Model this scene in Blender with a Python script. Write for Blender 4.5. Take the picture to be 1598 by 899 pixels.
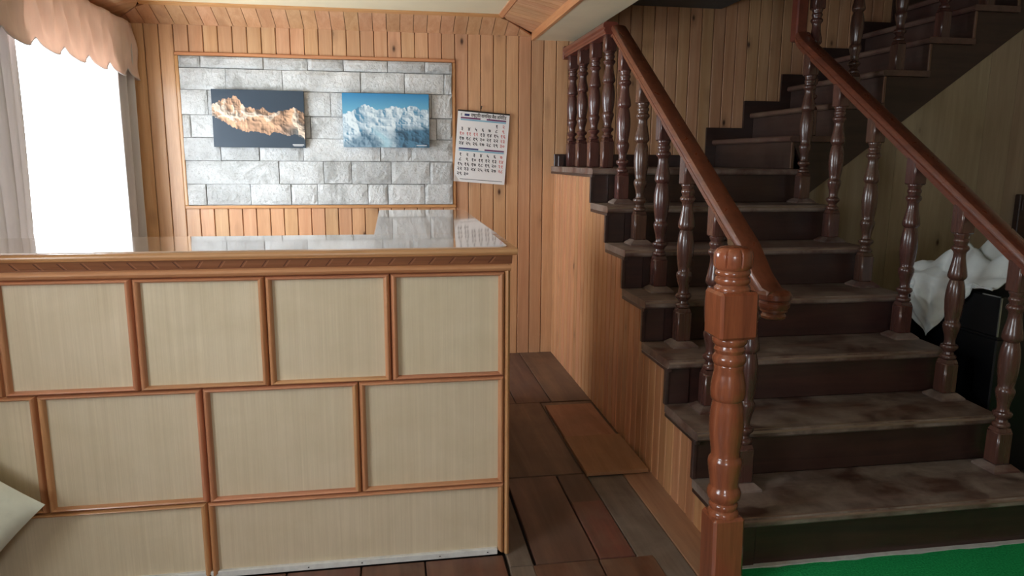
import bpy, bmesh, math, random
import numpy as np
from mathutils import Matrix, Vector

random.seed(7)
for o in list(bpy.data.objects):
    bpy.data.objects.remove(o)
SC = bpy.context.scene
COL = SC.collection

# ------------------------------------------------------------------ camera
YAW, PITCH, ROLL, FPX = 0.165698727, 0.177372777, 0.00604095267, 1122.87646
CAM_H = 1.4
fw = Vector((math.sin(YAW) * math.cos(PITCH), math.cos(YAW) * math.cos(PITCH), -math.sin(PITCH)))
r0 = Vector((math.cos(YAW), -math.sin(YAW), 0))
u0 = r0.cross(fw)
rt = math.cos(ROLL) * r0 + math.sin(ROLL) * u0
up = -math.sin(ROLL) * r0 + math.cos(ROLL) * u0
cam_d = bpy.data.cameras.new('camera')
cam = bpy.data.objects.new('camera', cam_d)
COL.objects.link(cam)
cam_d.sensor_width = 36
cam_d.lens = FPX * 36 / 1598
cam_d.clip_start = 0.05
cam.matrix_world = Matrix(((rt.x, up.x, -fw.x, 0), (rt.y, up.y, -fw.y, 0), (rt.z, up.z, -fw.z, CAM_H), (0, 0, 0, 1)))
SC.camera = cam

# ------------------------------------------------------------------ world (bright hazy daylight outside)
W = bpy.data.worlds.new('world')
SC.world = W
W.use_nodes = True
bg = W.node_tree.nodes['Background']
bg.inputs[0].default_value = (0.86, 0.94, 1.0, 1)
bg.inputs[1].default_value = 13.5
SC.view_settings.view_transform = 'Standard'
SC.view_settings.look = 'None'
SC.view_settings.gamma = 1
SC.view_settings.use_curve_mapping = False
SC.view_settings.exposure = 0.14

# room dimensions (metres), x right, y away from the viewer, z up
XL, XR, YB, YF = -1.67, 4.2, 5.038, -2.6
WIN1 = (3.05, 4.80, 0.62, 2.02)      # y0, y1, z0, z1 in the left wall
WIN2 = (0.22, 1.32, 0.92, 2.0)
WIN3 = (-0.9, -0.1, 0.9, 2.0)         # x0, x1, z0, z1 in the wall behind the viewer


def portal(name, loc, rot, sx, sy):
    ld = bpy.data.lights.new(name, 'AREA')
    ld.shape = 'RECTANGLE'
    ld.size, ld.size_y = sx, sy
    ld.cycles.is_portal = True
    o = bpy.data.objects.new(name, ld)
    o.location = loc
    o.rotation_euler = rot
    COL.objects.link(o)


portal('window_portal', (XL - 0.2, (WIN1[0] + WIN1[1]) / 2, (WIN1[2] + WIN1[3]) / 2), (0, -math.pi / 2, 0), WIN1[3] - WIN1[2], WIN1[1] - WIN1[0])
portal('window_portal', (XL - 0.2, (WIN2[0] + WIN2[1]) / 2, (WIN2[2] + WIN2[3]) / 2), (0, -math.pi / 2, 0), WIN2[3] - WIN2[2], WIN2[1] - WIN2[0])
portal('window_portal', ((WIN3[0] + WIN3[1]) / 2, YF - 0.2, (WIN3[2] + WIN3[3]) / 2), (math.pi / 2, 0, 0), WIN3[1] - WIN3[0], WIN3[3] - WIN3[2])


# ------------------------------------------------------------------ colour helpers
def lin(c):
    return tuple((v / 12.92 if v <= 0.04045 else ((v + 0.055) / 1.055) ** 2.4) for v in [x / 255 for x in c]) + (1,)


class NT:
    def __init__(s, name):
        s.m = bpy.data.materials.new(name)
        s.m.use_nodes = True
        s.t = s.m.node_tree
        s.b = s.t.nodes['Principled BSDF']

    def n(s, typ, **k):
        nd = s.t.nodes.new(typ)
        for a, v in k.items():
            setattr(nd, a, v)
        return nd

    def l(s, a, b):
        s.t.links.new(a, b)

    def mix(s, fac, a, b, blend='MIX'):
        m = s.n('ShaderNodeMix', data_type='RGBA', blend_type=blend)
        for sock, v in ((m.inputs[0], fac), (m.inputs[6], a), (m.inputs[7], b)):
            if hasattr(v, 'links'):
                s.l(v, sock)
            else:
                sock.default_value = v
        return m.outputs[2]

    def ramp(s, x, p0, p1, c0=(0, 0, 0, 1), c1=(1, 1, 1, 1)):
        r = s.n('ShaderNodeValToRGB')
        r.color_ramp.elements[0].position = p0
        r.color_ramp.elements[0].color = c0
        r.color_ramp.elements[1].position = p1
        r.color_ramp.elements[1].color = c1
        s.l(x, r.inputs[0])
        return r.outputs[0]

    def coords(s, scale):
        tc = s.n('ShaderNodeTexCoord')
        oi = s.n('ShaderNodeObjectInfo')
        vm = s.n('ShaderNodeVectorMath', operation='MULTIPLY_ADD')
        vm.inputs[0].default_value = (37.1, 53.7, 71.3)
        s.l(oi.outputs['Random'], vm.inputs[1])
        s.l(tc.outputs['Object'], vm.inputs[2])
        mp = s.n('ShaderNodeMapping')
        mp.inputs['Scale'].default_value = scale
        s.l(vm.outputs[0], mp.inputs[0])
        s.rand = oi.outputs['Random']
        s.raw = vm.outputs[0]
        return mp.outputs[0]

    def noise(s, vec, scale=1.0, detail=5, rough=0.6, dist=0.0):
        nz = s.n('ShaderNodeTexNoise')
        nz.inputs['Scale'].default_value = scale
        nz.inputs['Detail'].default_value = detail
        nz.inputs['Roughness'].default_value = rough
        nz.inputs['Distortion'].default_value = dist
        s.l(vec, nz.inputs['Vector'])
        return nz.outputs['Fac']

    def mapr(s, x, a, b, c, d):
        mr = s.n('ShaderNodeMapRange')
        for i, v in enumerate((a, b, c, d)):
            mr.inputs[i + 1].default_value = v
        s.l(x, mr.inputs[0])
        return mr.outputs[0]

    def bump(s, h, strength, dist=0.002):
        bp = s.n('ShaderNodeBump')
        bp.inputs['Strength'].default_value = strength
        bp.inputs['Distance'].default_value = dist
        s.l(h, bp.inputs['Height'])
        s.l(bp.outputs[0], s.b.inputs['Normal'])


def wood(name, c1, c2, axis='z', rough=0.4, coat=0.0, knots=0.0, var=0.12, across=16.0, along=1.1, dust=None, dust_amt=0.5, hue=0.012, spec=0.5):
    """grain runs along `axis`; every object gets its own piece of timber through its random number"""
    T = NT(name)
    sc = {'x': (along, across, across), 'y': (across, along, across), 'z': (across, across, along)}[axis]
    v = T.coords(sc)
    g = T.noise(v, 1.0, 6, 0.62, 0.8)
    col = T.ramp(g, 0.32, 0.68, lin(c1), lin(c2))
    fine = T.noise(v, 7.0, 3, 0.7, 0.2)
    col = T.mix(T.mapr(fine, 0.35, 0.7, 0.0, 0.28), col, tuple(x * 0.72 for x in lin(c2)[:3]) + (1,))
    hs = T.n('ShaderNodeHueSaturation')
    T.l(T.mapr(T.rand, 0, 1, 1 - var, 1 + var), hs.inputs['Value'])
    wn = T.n('ShaderNodeTexWhiteNoise', noise_dimensions='1D')
    T.l(T.rand, wn.inputs['W'])
    T.l(T.mapr(wn.outputs['Value'], 0, 1, 0.5 - hue, 0.5 + hue), hs.inputs['Hue'])
    T.l(col, hs.inputs['Color'])
    col = hs.outputs[0]
    if knots:
        mp = T.n('ShaderNodeMapping')
        k = {'x': (5, 10, 10), 'y': (10, 5, 10), 'z': (10, 10, 5)}[axis]
        mp.inputs['Scale'].default_value = k
        T.l(T.raw, mp.inputs[0])
        vo = T.n('ShaderNodeTexVoronoi')
        vo.inputs['Scale'].default_value = 1.0
        T.l(mp.outputs[0], vo.inputs['Vector'])
        sep = T.n('ShaderNodeSeparateColor')
        T.l(vo.outputs['Color'], sep.inputs[0])
        gate = T.mapr(sep.outputs[0], 0.86 - knots * 0.2, 0.87 - knots * 0.2, 0, 1)
        near = T.mapr(vo.outputs['Distance'], 0.05, 0.14, 1, 0)
        halo = T.mapr(vo.outputs['Distance'], 0.1, 0.42, 0.45, 0)
        for f, cc in ((halo, tuple(x * 0.5 for x in lin(c2)[:3]) + (1,)), (near, lin((70, 40, 26)))):
            m = T.n('ShaderNodeMath', operation='MULTIPLY')
            T.l(gate, m.inputs[0])
            T.l(f, m.inputs[1])
            col = T.mix(m.outputs[0], col, cc)
    rgh = T.mapr(g, 0.3, 0.7, rough * 0.85, rough * 1.2)
    if dust:
        tc = T.n('ShaderNodeTexCoord')
        oi = T.n('ShaderNodeVectorMath', operation='ADD')
        T.l(T.raw, oi.inputs[0])
        d = T.noise(oi.outputs[0], 6.0, 6, 0.62, 0.4)
        f = T.mapr(d, 0.36, 0.72, 0.0, dust_amt)
        col = T.mix(f, col, lin(dust))
        mm = T.n('ShaderNodeMath', operation='MULTIPLY_ADD')
        T.l(f, mm.inputs[0])
        mm.inputs[1].default_value = 0.5
        T.l(rgh, mm.inputs[2])
        rgh = mm.outputs[0]
    T.l(col, T.b.inputs['Base Color'])
    T.l(rgh, T.b.inputs['Roughness'])
    T.b.inputs['Coat Weight'].default_value = coat
    T.b.inputs['Coat Roughness'].default_value = 0.12
    T.b.inputs['Specular IOR Level'].default_value = spec
    T.bump(fine, 0.25, 0.0012)
    return T.m


def plain(name, c, rough=0.6, var=0.06, scale=12.0, metallic=0.0, bump=0.0, spec=0.5, coat=0.0, sheen=0.0):
    T = NT(name)
    v = T.coords((1, 1, 1))
    nz = T.noise(v, scale, 5, 0.6)
    cl = lin(c)
    a = tuple(x * (1 - var * 2) for x in cl[:3]) + (1,)
    b = tuple(min(1, x * (1 + var * 2)) for x in cl[:3]) + (1,)
    T.l(T.ramp(nz, 0.3, 0.7, a, b), T.b.inputs['Base Color'])
    T.b.inputs['Roughness'].default_value = rough
    T.b.inputs['Metallic'].default_value = metallic
    T.b.inputs['Specular IOR Level'].default_value = spec
    T.b.inputs['Coat Weight'].default_value = coat
    T.b.inputs['Sheen Weight'].default_value = sheen
    if bump:
        T.bump(nz, bump, 0.004)
    return T.m


PINE1, PINE2 = (216, 170, 131), (197, 146, 105)
M = {}
M['pine_z'] = wood('pine_planks_upright', PINE1, PINE2, 'z', 0.42, 0.15, 0.35, 0.10, 18, 1.0, hue=0.007)
M['pine_y'] = wood('pine_planks_deep', PINE1, PINE2, 'y', 0.42, 0.15, 0.3, 0.10, 18, 1.0, hue=0.007)
M['pine_x'] = wood('pine_planks_across', PINE1, PINE2, 'x', 0.42, 0.15, 0.3, 0.10, 18, 1.0, hue=0.007)
M['pine_side'] = wood('stair_side_pine', (208, 156, 114), (184, 126, 86), 'z', 0.4, 0.2, 0.35, 0.12, 18, 1.0, hue=0.007)
M['trim_x'] = wood('pine_trim_across', (214, 160, 108), (188, 128, 80), 'x', 0.35, 0.3, 0.0, 0.05, 40, 1.5)
M['trim_y'] = wood('pine_trim_deep', (214, 160, 108), (188, 128, 80), 'y', 0.35, 0.3, 0.0, 0.05, 40, 1.5)
M['trim_z'] = wood('pine_trim_upright', (214, 160, 108), (188, 128, 80), 'z', 0.35, 0.3, 0.0, 0.05, 40, 1.5)
M['frame_x'] = wood('varnished_frame_across', (212, 156, 114), (182, 122, 84), 'x', 0.33, 0.35, 0.0, 0.08, 30, 1.3)
M['frame_z'] = wood('varnished_frame_upright', (212, 156, 114), (182, 122, 84), 'z', 0.33, 0.35, 0.0, 0.08, 30, 1.3)
M['panel'] = wood('straw_coloured_veneer', (222, 206, 178), (211, 194, 165), 'z', 0.6, 0.0, 0.0, 0.03, 70, 0.6, dust=(184, 168, 132), dust_amt=0.3, hue=0.003, spec=0.3)
M['frieze'] = wood('carved_frieze', (160, 102, 74), (130, 78, 56), 'x', 0.38, 0.3, 0.0, 0.04, 30, 1.3)
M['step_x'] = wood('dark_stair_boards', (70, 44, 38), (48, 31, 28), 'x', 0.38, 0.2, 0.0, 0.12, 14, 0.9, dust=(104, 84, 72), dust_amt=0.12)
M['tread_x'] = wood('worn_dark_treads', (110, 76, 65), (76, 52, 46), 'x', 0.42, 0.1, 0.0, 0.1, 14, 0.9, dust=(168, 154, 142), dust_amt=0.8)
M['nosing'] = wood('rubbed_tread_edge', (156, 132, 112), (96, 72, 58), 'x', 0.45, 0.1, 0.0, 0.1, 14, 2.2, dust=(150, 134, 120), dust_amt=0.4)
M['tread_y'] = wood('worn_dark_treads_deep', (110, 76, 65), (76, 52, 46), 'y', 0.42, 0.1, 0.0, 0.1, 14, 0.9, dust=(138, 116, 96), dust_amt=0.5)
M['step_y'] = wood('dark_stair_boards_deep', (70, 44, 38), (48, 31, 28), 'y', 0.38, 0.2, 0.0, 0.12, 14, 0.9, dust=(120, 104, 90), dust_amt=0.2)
M['edge'] = wood('pale_edge_wood', (150, 116, 88), (104, 74, 56), 'z', 0.4, 0.1, 0.0, 0.1, 20, 1.2)
M['edge_dark'] = plain('dark_cut_wood', (92, 54, 42), 0.6)
M['edge_light'] = plain('pale_cut_wood', (172, 118, 88), 0.5)
M['bal'] = wood('turned_dark_red_wood', (104, 68, 58), (76, 48, 42), 'z', 0.27, 0.55, 0.0, 0.12, 22, 1.5)
M['rail'] = wood('handrail_red_wood', (132, 72, 52), (102, 54, 40), 'y', 0.3, 0.45, 0.0, 0.05, 26, 1.0)
M['rail_x'] = wood('handrail_red_wood_across', (132, 72, 52), (102, 54, 40), 'x', 0.3, 0.45, 0.0, 0.05, 26, 1.0)
M['newel'] = wood('newel_orange_brown_wood', (172, 99, 66), (130, 72, 50), 'z', 0.22, 0.7, 0.0, 0.02, 20, 1.4, hue=0.001)
M['floor_red'] = wood('red_brown_floorboards', (122, 70, 50), (88, 50, 38), 'y', 0.4, 0.1, 0.0, 0.2, 12, 0.8, dust=(140, 122, 104), dust_amt=0.45)
M['floor_brown'] = wood('brown_floorboards', (112, 80, 62), (84, 60, 48), 'y', 0.45, 0.05, 0.05, 0.12, 12, 0.8, dust=(108, 92, 80), dust_amt=0.4)
M['floor_grey'] = wood('grey_worn_floorboards', (128, 110, 96), (98, 82, 70), 'y', 0.6, 0.0, 0.1, 0.08, 12, 0.8, dust=(160, 148, 134), dust_amt=0.4)
M['floor_tan'] = wood('tan_floorboards', (176, 132, 98), (140, 98, 70), 'y', 0.5, 0.0, 0.15, 0.06, 12, 0.8, dust=(150, 130, 110), dust_amt=0.3)
M['ply_y'] = wood('loose_tan_boards', (172, 120, 84), (144, 94, 64), 'y', 0.5, 0.05, 0.0, 0.06, 8, 0.8, dust=(136, 110, 88), dust_amt=0.4)
M['under'] = plain('dark_subfloor', (34, 26, 22), 0.9)
M['plywood'] = wood('olive_brown_plywood', (178, 160, 132), (156, 138, 112), 'z', 0.5, 0.05, 0.06, 0.05, 8, 0.6)
M['cream'] = plain('cream_ceiling_board', (236, 224, 192), 0.7, 0.02, 3)
M['soffit'] = plain('pale_grey_cream_paint', (222, 210, 180), 0.6, 0.03, 4)
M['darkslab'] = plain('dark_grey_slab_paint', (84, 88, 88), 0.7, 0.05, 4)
M['wallpaint'] = plain('pale_wall_paint', (206, 184, 150), 0.7, 0.03, 3)
M['white'] = plain('white_painted_metal', (216, 216, 212), 0.45, 0.06, 30)
M['frame_white'] = plain('window_frame_paint', (236, 234, 228), 0.5, 0.02, 10)
M['black'] = plain('black_lacquered_metal', (14, 15, 18), 0.35, 0.1, 20)
M['silver'] = plain('silver_edge_trim', (170, 176, 172), 0.35, 0.04, 30, metallic=0.8)
M['nail'] = plain('dark_nail_steel', (50, 44, 40), 0.5, 0.1, 30, metallic=0.6)
M['groove'] = plain('dark_groove_backing', (74, 46, 28), 0.8, 0.1, 10)
M['mortar'] = plain('grey_cement_joint', (142, 142, 140), 0.95, 0.15, 40, bump=0.5)
M['cloth'] = plain('off_white_cotton', (232, 240, 240), 0.85, 0.03, 14, bump=0.1, sheen=0.3)
M['cushion'] = plain('pale_sage_fabric', (206, 206, 186), 0.85, 0.03, 30, bump=0.1, sheen=0.3)
M['paper'] = plain('calendar_paper', (238, 236, 236), 0.5, 0.01, 6)
M['ink'] = plain('black_print', (40, 40, 46), 0.6, 0.02, 6)
M['ink_blue'] = plain('dark_blue_print', (40, 52, 110), 0.6, 0.02, 6)
M['ink_red'] = plain('red_print', (206, 120, 120), 0.6, 0.02, 6)
M['bar_purple'] = plain('purple_print', (118, 62, 104), 0.6, 0.02, 6)
M['bar_navy'] = plain('slate_blue_print', (70, 72, 120), 0.6, 0.02, 6)
M['bar_teal'] = plain('pale_teal_print', (134, 184, 206), 0.6, 0.02, 6)
M['canvas_dark'] = plain('slate_canvas_edge', (48, 60, 72), 0.6, 0.03, 20)
M['canvas_blue'] = plain('blue_canvas_edge', (70, 130, 165), 0.6, 0.03, 20)


def mat_stone():
    T = NT('rough_pale_stone')
    v = T.coords((1, 1, 1))
    a = T.noise(v, 5.0, 6, 0.65)
    col = T.ramp(a, 0.3, 0.7, lin((190, 191, 190)), lin((232, 234, 235)))
    sp = T.noise(v, 55.0, 4, 0.7)
    col = T.mix(T.mapr(sp, 0.56, 0.72, 0, 0.55), col, lin((136, 136, 134)))
    sm = T.noise(v, 2.6, 5, 0.7, 0.6)
    col = T.mix(T.mapr(sm, 0.56, 0.64, 0, 0.6), col, lin((150, 150, 147)))
    hs = T.n('ShaderNodeHueSaturation')
    T.l(T.mapr(T.rand, 0, 1, 0.82, 1.12), hs.inputs['Value'])
    T.l(col, hs.inputs['Color'])
    T.l(hs.outputs[0], T.b.inputs['Base Color'])
    T.b.inputs['Roughness'].default_value = 0.75
    b = T.noise(v, 38.0, 7, 0.72, 0.5)
    T.bump(b, 1.0, 0.014)
    return T.m


def mat_carpet():
    T = NT('green_carpet_pile')
    v = T.coords((1, 1, 1))
    a = T.noise(v, 140.0, 3, 0.7)
    b = T.noise(v, 4.0, 4, 0.6)
    col = T.ramp(a, 0.3, 0.7, lin((22, 138, 74)), lin((48, 200, 116)))
    col = T.mix(T.mapr(b, 0.35, 0.75, 0, 0.35), col, lin((26, 156, 86)))
    T.l(col, T.b.inputs['Base Color'])
    T.b.inputs['Roughness'].default_value = 0.95
    T.b.inputs['Specular IOR Level'].default_value = 0.15
    T.bump(a, 0.8, 0.006)
    return T.m


def mat_fabric(name, c, trans=0.35):
    T = NT(name)
    v = T.coords((60, 60, 6))
    a = T.noise(v, 1.0, 4, 0.6)
    cl = lin(c)
    T.l(T.ramp(a, 0.3, 0.7, tuple(x * 0.92 for x in cl[:3]) + (1,), cl), T.b.inputs['Base Color'])
    T.b.inputs['Roughness'].default_value = 0.9
    out = T.t.nodes['Material Output']
    tr = T.n('ShaderNodeBsdfTranslucent')
    tr.inputs[0].default_value = cl
    mx = T.n('ShaderNodeMixShader')
    mx.inputs[0].default_value = trans
    T.l(T.b.outputs[0], mx.inputs[1])
    T.l(tr.outputs[0], mx.inputs[2])
    T.l(mx.outputs[0], out.inputs[0])
    return T.m


def mat_pane():
    T = NT('window_pane_glass')
    out = T.t.nodes['Material Output']
    tr = T.n('ShaderNodeBsdfTransparent')
    gl = T.n('ShaderNodeBsdfGlossy')
    gl.inputs['Roughness'].default_value = 0.02
    mx = T.n('ShaderNodeMixShader')
    mx.inputs[0].default_value = 0.04
    T.l(tr.outputs[0], mx.inputs[1])
    T.l(gl.outputs[0], mx.inputs[2])
    T.l(mx.outputs[0], out.inputs[0])
    return T.m


def mat_vcol(name, rough=0.35):
    T = NT(name)
    at = T.n('ShaderNodeAttribute', attribute_name='Col')
    T.l(at.outputs['Color'], T.b.inputs['Base Color'])
    T.b.inputs['Roughness'].default_value = rough
    return T.m


M['stone'] = mat_stone()
M['carpet'] = mat_carpet()
M['curtain'] = mat_fabric('grey_cream_curtain_cloth', (210, 204, 202), 0.2)
M['valance'] = mat_fabric('peach_valance_cloth', (226, 202, 188), 0.32)
M['pane'] = mat_pane()
M['print'] = mat_vcol('photo_print')
M['worktop'] = wood('varnished_counter_top', (212, 176, 140), (180, 138, 104), 'x', 0.12, 1.0, 0.0, 0.03, 26, 1.0, dust=(196, 180, 164), dust_amt=0.3)
T_ = NT('glossy_clear_cover_sheet')
T_.b.inputs['Base Color'].default_value = lin((206, 188, 172))
T_.b.inputs['Roughness'].default_value = 0.12
T_.b.inputs['Coat Weight'].default_value = 1.0
T_.b.inputs['Coat Roughness'].default_value = 0.045
v_ = T_.coords((1.2, 26, 26))
T_.l(T_.ramp(T_.noise(v_, 1.0, 5, 0.6, 0.6), 0.3, 0.7, lin((216, 194, 174)), lin((190, 160, 136))), T_.b.inputs['Base Color'])
M['sheet'] = T_.m

# ------------------------------------------------------------------ mesh helpers
CACHE = {}
WLOC = {}


def _link(o):
    COL.objects.link(o)
    return o


def empty(name, loc, label=None, cat=None, group=None, kind=None):
    o = _link(bpy.data.objects.new(name, None))
    o.location = loc
    o.empty_display_size = 0.1
    WLOC[o] = Vector(loc)
    return tag(o, label, cat, group, kind)


def tag(o, label=None, cat=None, group=None, kind=None):
    for k, v in (('label', label), ('category', cat), ('group', group), ('kind', kind)):
        if v:
            o[k] = v
    return o


def obj(name, vf, mat, parent=None, smooth=False, label=None, rot=None):
    """vf = (verts, faces) in world space; the origin goes to the centre of the shape; alike meshes are shared"""
    V, F = vf
    A = np.array(V, dtype=float)
    c = (A.min(0) + A.max(0)) / 2
    A = A - c
    key = (A.shape, np.round(A, 5).tobytes(), len(F), mat.name, smooth)
    me = CACHE.get(key)
    if me is None:
        me = bpy.data.meshes.new(name)
        me.from_pydata(A.tolist(), [], [list(f) for f in F])
        bm = bmesh.new()
        bm.from_mesh(me)
        bmesh.ops.recalc_face_normals(bm, faces=bm.faces)
        bm.to_mesh(me)
        bm.free()
        me.materials.append(mat)
        if smooth:
            me.polygons.foreach_set('use_smooth', [True] * len(me.polygons))
            if smooth == 'auto':
                me.set_sharp_from_angle(angle=math.radians(38))
        CACHE[key] = me
    o = _link(bpy.data.objects.new(name, me))
    loc = Vector(c)
    WLOC[o] = loc.copy()
    if parent is not None:
        o.parent = parent
        loc = loc - WLOC[parent]
    o.location = loc
    if rot:
        o.rotation_euler = rot
    if label:
        o['label'] = label
    return o


def join(*parts):
    V, F = [], []
    for v, f in parts:
        n = len(V)
        V += [tuple(p) for p in v]
        F += [tuple(i + n for i in q) for q in f]
    return V, F


def box(x0, x1, y0, y1, z0, z1):
    V = [(x, y, z) for x in (x0, x1) for y in (y0, y1) for z in (z0, z1)]
    F = [(0, 1, 3, 2), (4, 6, 7, 5), (0, 4, 5, 1), (2, 3, 7, 6), (0, 2, 6, 4), (1, 5, 7, 3)]
    return V, F


def prism(pts, a0, a1, axis):
    """polygon pts extruded along axis from a0 to a1; pts are (u,v) in the remaining axes in x,y,z order"""
    n = len(pts)

    def p(u, v, w):
        return {'x': (w, u, v), 'y': (u, w, v), 'z': (u, v, w)}[axis]
    V = [p(u, v, a0) for u, v in pts] + [p(u, v, a1) for u, v in pts]
    F = [tuple(range(n))[::-1], tuple(range(n, 2 * n))] + [(i, (i + 1) % n, n + (i + 1) % n, n + i) for i in range(n)]
    return V, F


def cbox(x0, x1, y0, y1, z0, z1, b=0.004):
    """box with all edges chamfered"""
    V = []
    for sx, X in ((-1, x0), (1, x1)):
        for sy, Y in ((-1, y0), (1, y1)):
            for sz, Z in ((-1, z0), (1, z1)):
                V.append((X, Y - sy * b, Z - sz * b))
                V.append((X - sx * b, Y, Z - sz * b))
                V.append((X - sx * b, Y - sy * b, Z))

    def i(x, y, z, k):
        return (x * 4 + y * 2 + z) * 3 + k
    F = []
    for s in (0, 1):
        F.append((i(s, 0, 0, 0), i(s, 1, 0, 0), i(s, 1, 1, 0), i(s, 0, 1, 0)))
        F.append((i(0, s, 0, 1), i(1, s, 0, 1), i(1, s, 1, 1), i(0, s, 1, 1)))
        F.append((i(0, 0, s, 2), i(1, 0, s, 2), i(1, 1, s, 2), i(0, 1, s, 2)))
    for a in (0, 1):
        for c in (0, 1):
            F.append((i(a, c, 0, 0), i(a, c, 1, 0), i(a, c, 1, 1), i(a, c, 0, 1)))
            F.append((i(a, 0, c, 0), i(a, 1, c, 0), i(a, 1, c, 2), i(a, 0, c, 2)))
            F.append((i(0, a, c, 1), i(1, a, c, 1), i(1, a, c, 2), i(0, a, c, 2)))
            for d in (0, 1):
                F.append((i(a, c, d, 0), i(a, c, d, 1), i(a, c, d, 2)))
    return V, F


def lathe(prof, cx, cy, z0, seg=20, cap=True):
    V, F = [], []
    for r, z in prof:
        for k in range(seg):
            a = 2 * math.pi * k / seg
            V.append((cx + r * math.cos(a), cy + r * math.sin(a), z0 + z))
    n = len(prof)
    for j in range(n - 1):
        for k in range(seg):
            k2 = (k + 1) % seg
            F.append((j * seg + k, j * seg + k2, (j + 1) * seg + k2, (j + 1) * seg + k))
    if cap:
        F.append(tuple(range(seg))[::-1])
        F.append(tuple(range((n - 1) * seg, n * seg)))
    return V, F


def sweep(prof, path, cap=True):
    """prof = [(side, up)], path = [(origin, side_vec, up_vec)]"""
    n = len(prof)
    V, F = [], []
    for o, s, u in path:
        o, s, u = Vector(o), Vector(s), Vector(u)
        V += [tuple(o + s * a + u * b) for a, b in prof]
    for j in range(len(path) - 1):
        for k in range(n):
            k2 = (k + 1) % n
            F.append((j * n + k, j * n + k2, (j + 1) * n + k2, (j + 1) * n + k))
    if cap:
        F.append(tuple(range(n))[::-1])
        F.append(tuple(range((len(path) - 1) * n, len(path) * n)))
    return V, F


def grid(nu, nv, fn):
    V = [fn(i / nu, j / nv) for j in range(nv + 1) for i in range(nu + 1)]
    F = [(j * (nu + 1) + i, j * (nu + 1) + i + 1, (j + 1) * (nu + 1) + i + 1, (j + 1) * (nu + 1) + i) for j in range(nv) for i in range(nu)]
    return V, F


def solidify(o, t, off=0):
    m = o.modifiers.new('thickness', 'SOLIDIFY')
    m.thickness = t
    m.offset = off
    return o


def plank_v(x0, x1, yf, yb, z0, z1, c=0.005):
    """upright board facing -y with eased front edges"""
    return prism([(x0, yb), (x0, yf + c), (x0 + c * 0.7, yf), (x1 - c * 0.7, yf), (x1, yf + c), (x1, yb)], z0, z1, 'z')


def plank_s(y0, y1, xf, xb, z0, z1, c=0.005):
    """upright board facing -x"""
    return prism([(xb, y0), (xf + c, y0), (xf, y0 + c * 0.7), (xf, y1 - c * 0.7), (xf + c, y1), (xb, y1)], z0, z1, 'z')


# ================================================================== THE SHELL
def structure(name, vf, mat, parent=None, label=None):
    o = obj(name, vf, mat, parent)
    if parent is None:
        o['kind'] = 'structure'
    if label:
        o['label'] = label
    return o


# ---- floor: dark base with every board laid on it
floor = structure('floor', box(XL - 0.15, XR + 0.15, YF - 0.15, YB + 0.15, -0.15, -0.02), M['under'], label='bare wooden floor of mixed worn boards around the counter')


def board(x0, x1, y0, y1, mat, z=0.0, t=0.02, c=0.003, rot=None):
    return obj('floorboard', prism([(x0, z - t), (x0, z - c), (x0 + c, z), (x1 - c, z), (x1, z - c), (x1, z - t)], y0, y1, 'y'), mat, floor, rot=rot)


# passage between counter and stairs
board(0.378, 0.462, 2.268, 3.00, M['floor_grey'])
board(0.474, 0.700, 2.272, 2.965, M['floor_brown'], z=-0.002)
board(0.706, 0.838, 2.272, 2.700, M['floor_red'])
board(0.706, 0.838, 2.704, 2.965, M['floor_brown'], z=-0.003)
board(0.842, 1.004, 2.10, 2.935, M['floor_grey'], z=-0.002)
board(1.006, 1.145, 2.02, 2.99, M['floor_tan'])
board(0.378, 0.484, 3.006, 3.94, M['floor_brown'])
board(0.490, 0.828, 2.972, 3.94, M['floor_brown'])
board(0.832, 1.145, 2.94, 3.94, M['floor_brown'], z=-0.004)
xs = [0.25, 0.47, 0.69, 0.90, 1.145]
for a, b in zip(xs[:-1], xs[1:]):
    board(a, b - 0.004, 3.946, YB, M['floor_brown'])
# front boards, reddish, running up to the counter and the passage
xs = [-1.71, -1.50, -1.29, -1.06, -0.84, -0.60, -0.38, -0.13, 0.09, 0.37, 0.460, 0.700, 0.905]
for i, (a, b) in enumerate(zip(xs[:-1], xs[1:])):
    e = 2.345 if b <= 0.38 else (2.262 if i != 9 else 2.262)
    if i == 9:
        board(a + 0.006, b, 0.9, e, M['floor_grey'])
    else:
        board(a, b - 0.005, 0.9, e, M['floor_red'])
board(0.909, 1.135, 0.9, 2.00, M['floor_red'])
for i in range(13):
    a = -1.71 + i * 0.22
    board(a, a + 0.215, YF, 0.894, M['floor_red'])
for i in range(9):
    a = 2.47 + i * 0.19
    board(a, a + 0.186, 2.02, 3.98, M['floor_grey'])
# behind the counter
for i in range(9):
    a = -1.71 + i * 0.22
    board(a, a + 0.215, 2.9, YB, M['floor_brown'])

# two loose tan boards lying on the passage floor beside the stair wall
lb = obj('loose_board', cbox(0.832, 1.122, 2.922, 3.352, 0.004, 0.022, 0.002), M['ply_y'], rot=(0, 0, 0))
tag(lb, 'tan loose board on passage floor, nearer one beside stair wall', 'board', 'loose boards on the passage floor')
lb = obj('loose_board', cbox(0.838, 1.108, 3.358, 3.838, 0.002, 0.018, 0.002), M['ply_y'])
tag(lb, 'tan loose board on passage floor, farther one toward back wall', 'board', 'loose boards on the passage floor')

# ---- back wall
PW = 0.0875
wall_back = structure('wall_back', box(XL - 0.15, XR + 0.15, YB + 0.014, YB + 0.16, -0.02, 3.55), M['groove'], label='back wall clad in upright knotty pine planks')
ST = (-1.315, 0.422, 1.086, 2.036)         # stone panel x0,x1,z0,z1
FR = 0.022


def wplank(x0, x1, z0, z1):
    obj('plank', plank_v(x0 + 0.0018, x1 - 0.0018, YB, YB + 0.014, z0, z1), M['pine_z'], wall_back)


x = ST[0] - FR
ks = []
k = 0
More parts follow.
